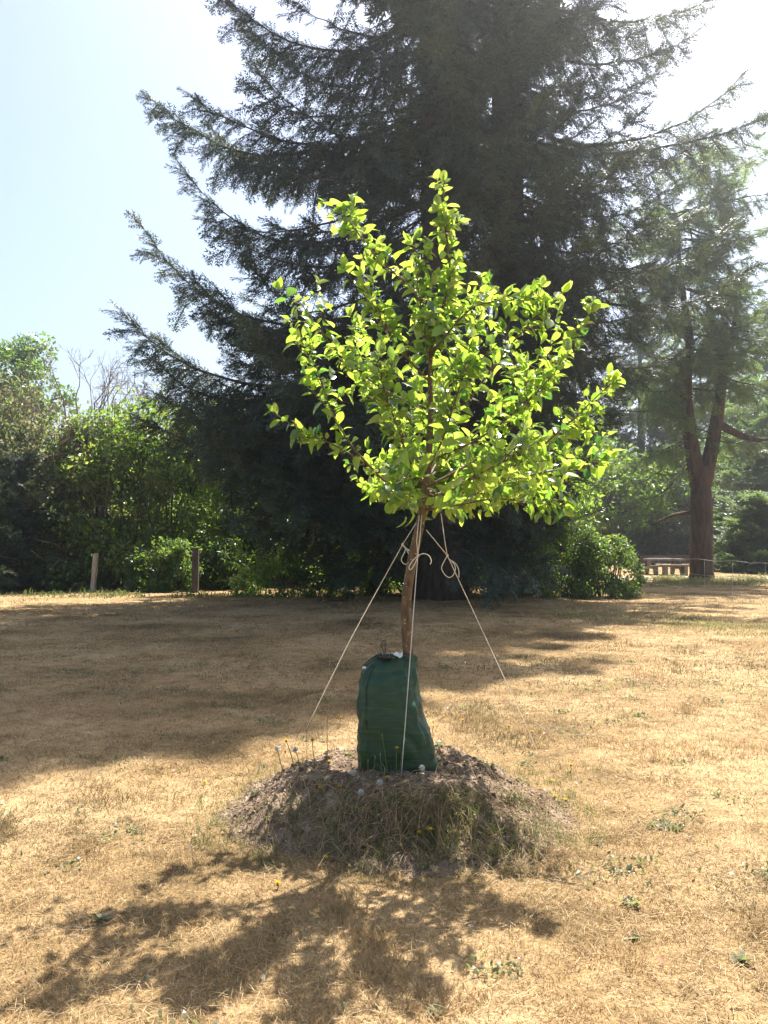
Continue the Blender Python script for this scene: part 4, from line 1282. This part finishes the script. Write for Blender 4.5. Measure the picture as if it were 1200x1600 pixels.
# hem cord round the mouth, running down to the left corner
acc = Acc()
acc.tube(spline([P(568, 1045, BD - .07), P(580, 1033, BD - .058), P(596, 1029, BD - .036), P(618, 1031, BD - .036), P(640, 1030, BD - .03), P(646, 1027, BD)], 24), .0042, 7)
acc.tube(spline([P(567, 1044, BD - .07), P(574, 1034, BD - .03), P(588, 1024, BD), P(597, 1021, BD)], 14), .005, 7)
hem = acc.build('hem', M['bag'], bag)
acc = Acc(); acc.ball(P(569, 1043, BD - .085), .009, 10, 7, squash=(1.3, .7, .8)); acc.build('grommet', M['label'], hem)
acc = Acc()
for (u, v, dd, r, sq) in ((594, 1026, -.04, .016, (1.3, .9, 1)), (604, 1026, -.05, .019, (1.5, .9, .95)), (612, 1025, -.05, .014, (1.2, .9, 1)), (630, 1026, .0, .012, (1.6, 1, .9))):
    acc.ball(P(u, v, BD + dd), r, 12, 8, squash=sq)
acc.tube(spline([P(592, 1026, BD - .04), P(606, 1028, BD - .066), P(618, 1026, BD - .05), P(634, 1025, BD - .02)], 14), .008, 8)
strap = acc.build('strap', M['strap'], bag)
acc = Acc()
acc.tube(spline([P(600, 1022, BD - .03), P(597, 1010, BD - .03), P(599, 1002, BD - .03), P(603, 1002, BD - .03), P(602, 1012, BD - .03), P(601, 1021, BD - .03)], 20), .0022, 6)
acc.tube(spline([P(600, 1021, BD - .02), P(595, 1007, BD - .01), P(598, 1000, BD), P(601, 1006, BD - .02), P(603, 1020, BD - .03)], 18), .0015, 6)
acc.build('tie', M['strap'], strap)
acc = Acc()
n = 9
V = []
for i in range(n):
    u = 612 + 17 * i / (n - 1); v = 1021 + 1.6 * math.sin(i * 1.3)
    V += [P(u, v - 1.5, BD - .035 - .006 * math.sin(i)), P(u, v + 5.5, BD - .062 - .006 * math.sin(i * 1.7))]
V = np.array(V); V2 = V + np.array([0, .002, -.002])
q = [(2 * i, 2 * i + 1, 2 * i + 3, 2 * i + 2) for i in range(n - 1)]
acc.add(np.concatenate([V, V2]), None, q + [tuple(2 * n + a for a in f[::-1]) for f in q] + [(0, 2, 2 * n + 2, 2 * n), (1, 2 * n + 1, 2 * n + 3, 3)])
acc.build('tag', M['label'], bag)

# ------------------------------------------------------------------ guy lines
def guy(label, path, loops, knots, base):
    root = thing('guy_line', label, 'rope', base, 'twine guy lines holding the young tree')
    for k, pth in enumerate(path):
        acc = Acc(); acc.tube(pth, .0025, 7); acc.build('line', M['rope'], root)
    for lp in loops:
        acc = Acc(); acc.tube(spline(lp, 26), .0027, 7); acc.build('loop', M['rope'], root)
    acc = Acc()
    for kn in knots:
        acc.ball(kn, .0085, 8, 6, squash=(.9, .9, 1.3)); 
    acc.build('knot', M['rope'], root)


E = hit(478, 1140)
K1 = P(629, 851, 4.86)
guy('slack-looped twine line running down to the lawn left of the bag', [np.array([P(656, 808, D0 - .02), K1]), spline([K1, P(560, 976, 5.5), P(527, 1040, 5.9), E], 16)],
    [[K1, P(637, 862, 4.85), P(640, 872, 4.84), P(637, 880, 4.84), P(631, 881, 4.84), P(627, 874, 4.84), P(632, 863, 4.85), P(634, 856, 4.85)], [K1, P(640, 862, 4.84), P(643, 870, 4.83), P(640, 880, 4.84)], [P(637, 858, 4.84), P(647, 864, 4.80)]], [K1], E)
E = hit(627, 1213)
K2 = P(653, 868, 4.66)
guy('twine line dropping in front of the green bag to the mound', [np.array([P(655, 806, D0 - .03), P(651, 845, 4.68), K2]), np.array([P(659, 806, D0 - .03), P(656, 840, 4.68), K2]), spline([K2, P(650, 905, 4.64), P(640, 1040, 4.49), E], 16)],
    [[K2, P(645, 876, 4.64), P(639, 886, 4.63), P(642, 890, 4.63), P(648, 881, 4.63), P(652, 872, 4.64)], [K2, P(662, 865, 4.65), P(670, 868, 4.65), P(674, 876, 4.65), P(672, 882, 4.65)]], [K2], E)
E = hit(842, 1178)
K3 = P(699, 868, 4.88)
guy('twine line with a big open loop running down to the lawn right of the bag', [np.array([P(689, 802, D0 + .06), P(696, 852, 4.86), K3]), np.array([P(666, 828, D0 - .02), K3]), spline([K3, P(712, 896, 4.98), P(800, 1085, 5.75), E], 18)],
    [[K3, P(693, 879, 4.87), P(690, 888, 4.87), P(696, 899, 4.87), P(704, 902, 4.87), P(710, 895, 4.87), P(711, 884, 4.87), P(703, 874, 4.88)], [P(706, 876, 4.88), P(713, 882, 4.88), P(717, 892, 4.88), P(717, 902, 4.88)]], [K3], E)

# ------------------------------------------------------------------ dandelions, buds, weeds and stalks
def dandelion(label, head, base, state):
    b = hit(*base); d = b[1]
    h = P(head[0], head[1], d - .01)
    root = thing('dandelion', label, 'flower', b, 'dandelions on and around the mound')
    mid = (b + h) / 2 + np.array([.006 * math.sin(head[0]), 0, .0])
    acc = Acc(); acc.tube(spline([b - np.array([0, 0, .01]), mid, h], 8), np.linspace(.0028, .0022, 8), 6, 0, .4); acc.build('stem', M['greystem'], root)
    r = np.random.default_rng(int(head[0] * 7 + head[1]))
    acc = Acc()
    if state == 'yellow':
        n = 46
        a = np.arange(n) * 2.4; el = np.linspace(1.35, .1, n)
        dd = np.stack([np.cos(a) * np.cos(el), np.sin(a) * np.cos(el), np.sin(el)], 1)
        pv = np.array([[0, -.08, 0], [0, .08, 0], [.9, .13, .0], [1, 0, -.05], [.9, -.13, 0]])
        acc.stamp(pv, [[0, 1, 2], [0, 2, 4], [4, 2, 3]], None, frames(dd, np.tile([.1, .2, 1.0], (n, 1)), r, .2), np.tile(h, (n, 1)), np.linspace(.010, .0165, n), 0, r.uniform(0, 1, n))
        fh = acc.build('flower_head', M['yellow'], root, smooth=False)
        acc = Acc(); acc.ball(h - np.array([0, 0, .005]), .0065, 8, 6, tint=.2, squash=(1, 1, 1.1)); acc.build('calyx', M['greystem'], fh)
    elif state == 'seed':
        n = 120
        dd = nrm(r.normal(0, 1, (n, 3)))
        pv = np.array([[.1, 0, 0], [1, -.13, .0], [1.08, .0, .12], [1, .13, 0]])
        acc.stamp(pv, [[0, 1, 2], [0, 2, 3]], None, frames(dd, r.normal(0, 1, (n, 3))), np.tile(h, (n, 1)), r.uniform(.014, .0185, n), 0, r.uniform(0, 1, n))
        acc.ball(h, .006, 8, 6); acc.build('seed_head', M['fluff'], root, smooth=False)
    else:
        acc.ball(h, .0058, 8, 7, tint=.6, squash=(.8, .8, 1.8)); acc.build('bud', M['greystem'], root)


for args in (
    ('tallest white dandelion clock left of the green bag', (433, 1169), (443, 1206), 'seed'),
    ('yellow dandelion right beside the tallest white clock left of the bag', (447, 1157), (460, 1201), 'yellow'),
    ('small white dandelion clock third from the left on the mound', (461, 1171), (468, 1200), 'seed'),
    ('yellow dandelion on a straight stem between the clocks and the green bag', (488, 1155), (493, 1194), 'yellow'),
    ('low yellow dandelion at the shadow edge left of the bag', (514, 1190), (515, 1194), 'yellow'),
    ('yellow dandelion low on the shaded left slope of the mound', (500, 1231), (501, 1238), 'yellow'),
    ('yellow dandelion in the shade below the left corner of the bag', (530, 1229), (531, 1237), 'yellow'),
    ('white dandelion clock by the left foot of the bag', (552, 1207), (546, 1232), 'seed'),
    ('yellow dandelion standing in front of the middle of the bag', (620, 1169), (621, 1213), 'yellow'),
    ('yellow dandelion lying low at the foot of the front guy line', (605, 1215), (604, 1220), 'yellow'),
    ('white dandelion clock by the right foot of the front guy line', (659, 1200), (652, 1215), 'seed'),
    ('white dandelion clock low in front of the bag', (593, 1223), (592, 1232), 'seed'),
    ('white dandelion clock lowest on the shaded slope', (564, 1238), (566, 1248), 'seed'),
    ('yellow dandelion right of the bag at the top rim of the mound', (677, 1135), (677, 1150), 'yellow'),
    ('yellow dandelion behind the mound left of the bag', (533, 1121), (532, 1134), 'yellow'),
    ('yellow dandelion alone on the lawn at the far left of the mound', (320, 1222), (320, 1226), 'yellow'),
    ('yellow dandelion behind the mound right of the bag', (723, 1125), (723, 1133), 'yellow'),
    ('yellow dandelion on the lawn where the right guy line lands', (831, 1143), (832, 1152), 'yellow'),
    ('yellow dandelion on the lawn behind the right shoulder of the mound', (795, 1134), (796, 1142), 'yellow'),
    ('yellow dandelion in the dry tuft at the right rim of the mound', (892, 1195), (893, 1204), 'yellow'),
    ('upper yellow dandelion of two on the right slope', (864, 1220), (865, 1226), 'yellow'),
    ('lower yellow dandelion on the right slope', (867, 1244), (868, 1250), 'yellow'),
    ('yellow dandelion at the lower right rim of the mound', (884, 1250), (884, 1256), 'yellow'),
    ('right yellow dandelion of a pair on the shaded front slope', (673, 1296), (674, 1310), 'yellow'),
    ('left yellow dandelion of a pair on the shaded front slope', (655, 1301), (654, 1314), 'yellow'),
    ('yellow dandelion in the tree shadow below the mound', (508, 1339), (508, 1346), 'yellow'),
    ('yellow dandelion in the tree shadow nearest the camera', (434, 1380), (434, 1388), 'yellow'),
    ('tall budded dandelion stem in front of the left half of the bag', (597, 1149), (606, 1210), 'bud'),
    ('budded stem crossing the front guy line', (633, 1155), (625, 1206), 'bud'),
    ('budded stem right of the front guy line', (643, 1155), (641, 1202), 'bud'),
    ('short budded stem left of the tall budded one', (594, 1179), (598, 1214), 'bud'),
    ('short budded stem by the lower left of the bag', (575, 1189), (575, 1218), 'bud'),
    ('leaning budded stem in front of the bag', (586, 1183), (580, 1215), 'bud'),
):
    dandelion(*args)


def stalk(label, ctrl, forks=()):
    acc = Acc()
    pts = spline(ctrl, 12); acc.tube(pts, np.linspace(.0030, .0016, 12), 5, 0, .7)
    for f in forks:
        acc.tube(spline(f, 6), np.linspace(.0024, .0014, 6), 5, 0, .7)
    acc.ball(pts[-1], .005, 6, 5, tint=.4, squash=(1, 1, 1.4))
    tag(acc.build('dry_stalk', M['straw']), label, 'dry stalk', 'dead flower stalks')


b = hit(376, 1212)
stalk('pale forked dry stalk leaning out over the shaded lawn left of the mound', [b, P(340, 1199, b[1]), P(296, 1182, b[1])], [[P(330, 1195, b[1]), P(322, 1188, b[1]), P(316, 1181, b[1])], [P(305, 1186, b[1]), P(297, 1179, b[1]), P(294, 1178, b[1])]])
b = hit(512, 1190)
stalk('thin upright reddish stalk behind the mound, left of the bag', [b, P(511, 1150, b[1]), P(512, 1108, b[1])])
b = hit(352, 1172)
stalk('thin dead stalk on the shaded lawn above the pale forked one', [b, P(343, 1150, b[1]), P(334, 1133, b[1])])
b = hit(695, 1500)
stalk('single thin stalk in the tree shadow nearest the camera', [b, P(694, 1485, b[1]), P(695, 1464, b[1])])
b = hit(425, 1110)
stalk('faint dry stalk on the shaded lawn above the white clocks', [b, P(422, 1085, b[1]), P(417, 1062, b[1])])

WL = np.array([[0, -.03, 0], [0, .03, 0], [.3, .16, .10], [.3, -.16, .10], [.65, .2, .12], [.65, -.2, .12], [1, 0, .02]])
WT = [[0, 1, 2], [0, 2, 3], [3, 2, 4], [3, 4, 5], [5, 4, 6]]


def weed(label, px, py, size, n=10, mat='olive'):
    b = hit(px, py); r = np.random.default_rng(int(px + py))
    a = np.arange(n) * 2.4 + r.uniform(0, 6)
    el = r.uniform(.1, .8, n)
    d = np.stack([np.cos(a) * np.cos(el), np.sin(a) * np.cos(el), np.sin(el)], 1)
    size *= .62
    acc = Acc(); acc.stamp(WL, WT, None, frames(d, np.tile([0, 0, 1.0], (n, 1)), r, .3), np.tile(b, (n, 1)) + r.normal(0, size * .15, (n, 3)) * [1, 1, .1], size * r.uniform(.6, 1.2, n), 0, r.uniform(0, 1, n))
    tag(acc.build('lawn_weed', M[mat]), label, 'weed', 'leafy weeds in the lawn')


for args in (('green leafy weed at the bottom edge in the tree shadow', 682, 1585, .07, 12), ('broad leaved weed at the right edge near the camera', 1160, 1505, .09, 14),
             ('small weed with dry leaves on the right lawn, level with the shadow end', 985, 1362, .06, 9), ('small weed on the right lawn just below the other', 990, 1468, .06, 9),
             ('weed in a dark tuft on the sunlit left lawn', 160, 1440, .08, 12), ('flat pale weed on the sunlit left lawn below the spruce shadow', 210, 1300, .07, 10),
             ('bright green weed on the top right of the mound', 765, 1200, .08, 12), ('bright weed tuft at the right foot of the bag', 686, 1165, .07, 9), ('round leaf weed at the left foot of the bag', 545, 1180, .07, 9),
             ('lime green weed on the shaded front slope', 632, 1326, .07, 10), ('leafy weed on the left slope below the white clocks', 395, 1246, .08, 12),
             ('weed on the lawn right of the mound', 935, 1320, .05, 8), ('weed by the shadow patch on the right lawn', 1120, 1245, .05, 8), ('weed low in front of the right slope', 830, 1180, .06, 9)):
    weed(*args)

# ------------------------------------------------------------------ added thin volume imitating the veil of lens glare
acc = Acc(); acc.box((0, 210, 24.5), (880, 560, 53))
hz = acc.build('glare_haze', bpy.data.materials.new('glare_veil'), smooth=False)
tag(hz, kind='stuff')
hm = hz.data.materials[0]; hm.use_nodes = True
ht = hm.node_tree; ht.nodes.remove(ht.nodes['Principled BSDF'])
pv = ht.nodes.new('ShaderNodeVolumePrincipled')
pv.inputs['Color'].default_value = (.93, .94, .95, 1)
pv.inputs['Density'].default_value = .0018
pv.inputs['Anisotropy'].default_value = .8
ht.links.new(pv.outputs[0], ht.nodes['Material Output'].inputs['Volume'])
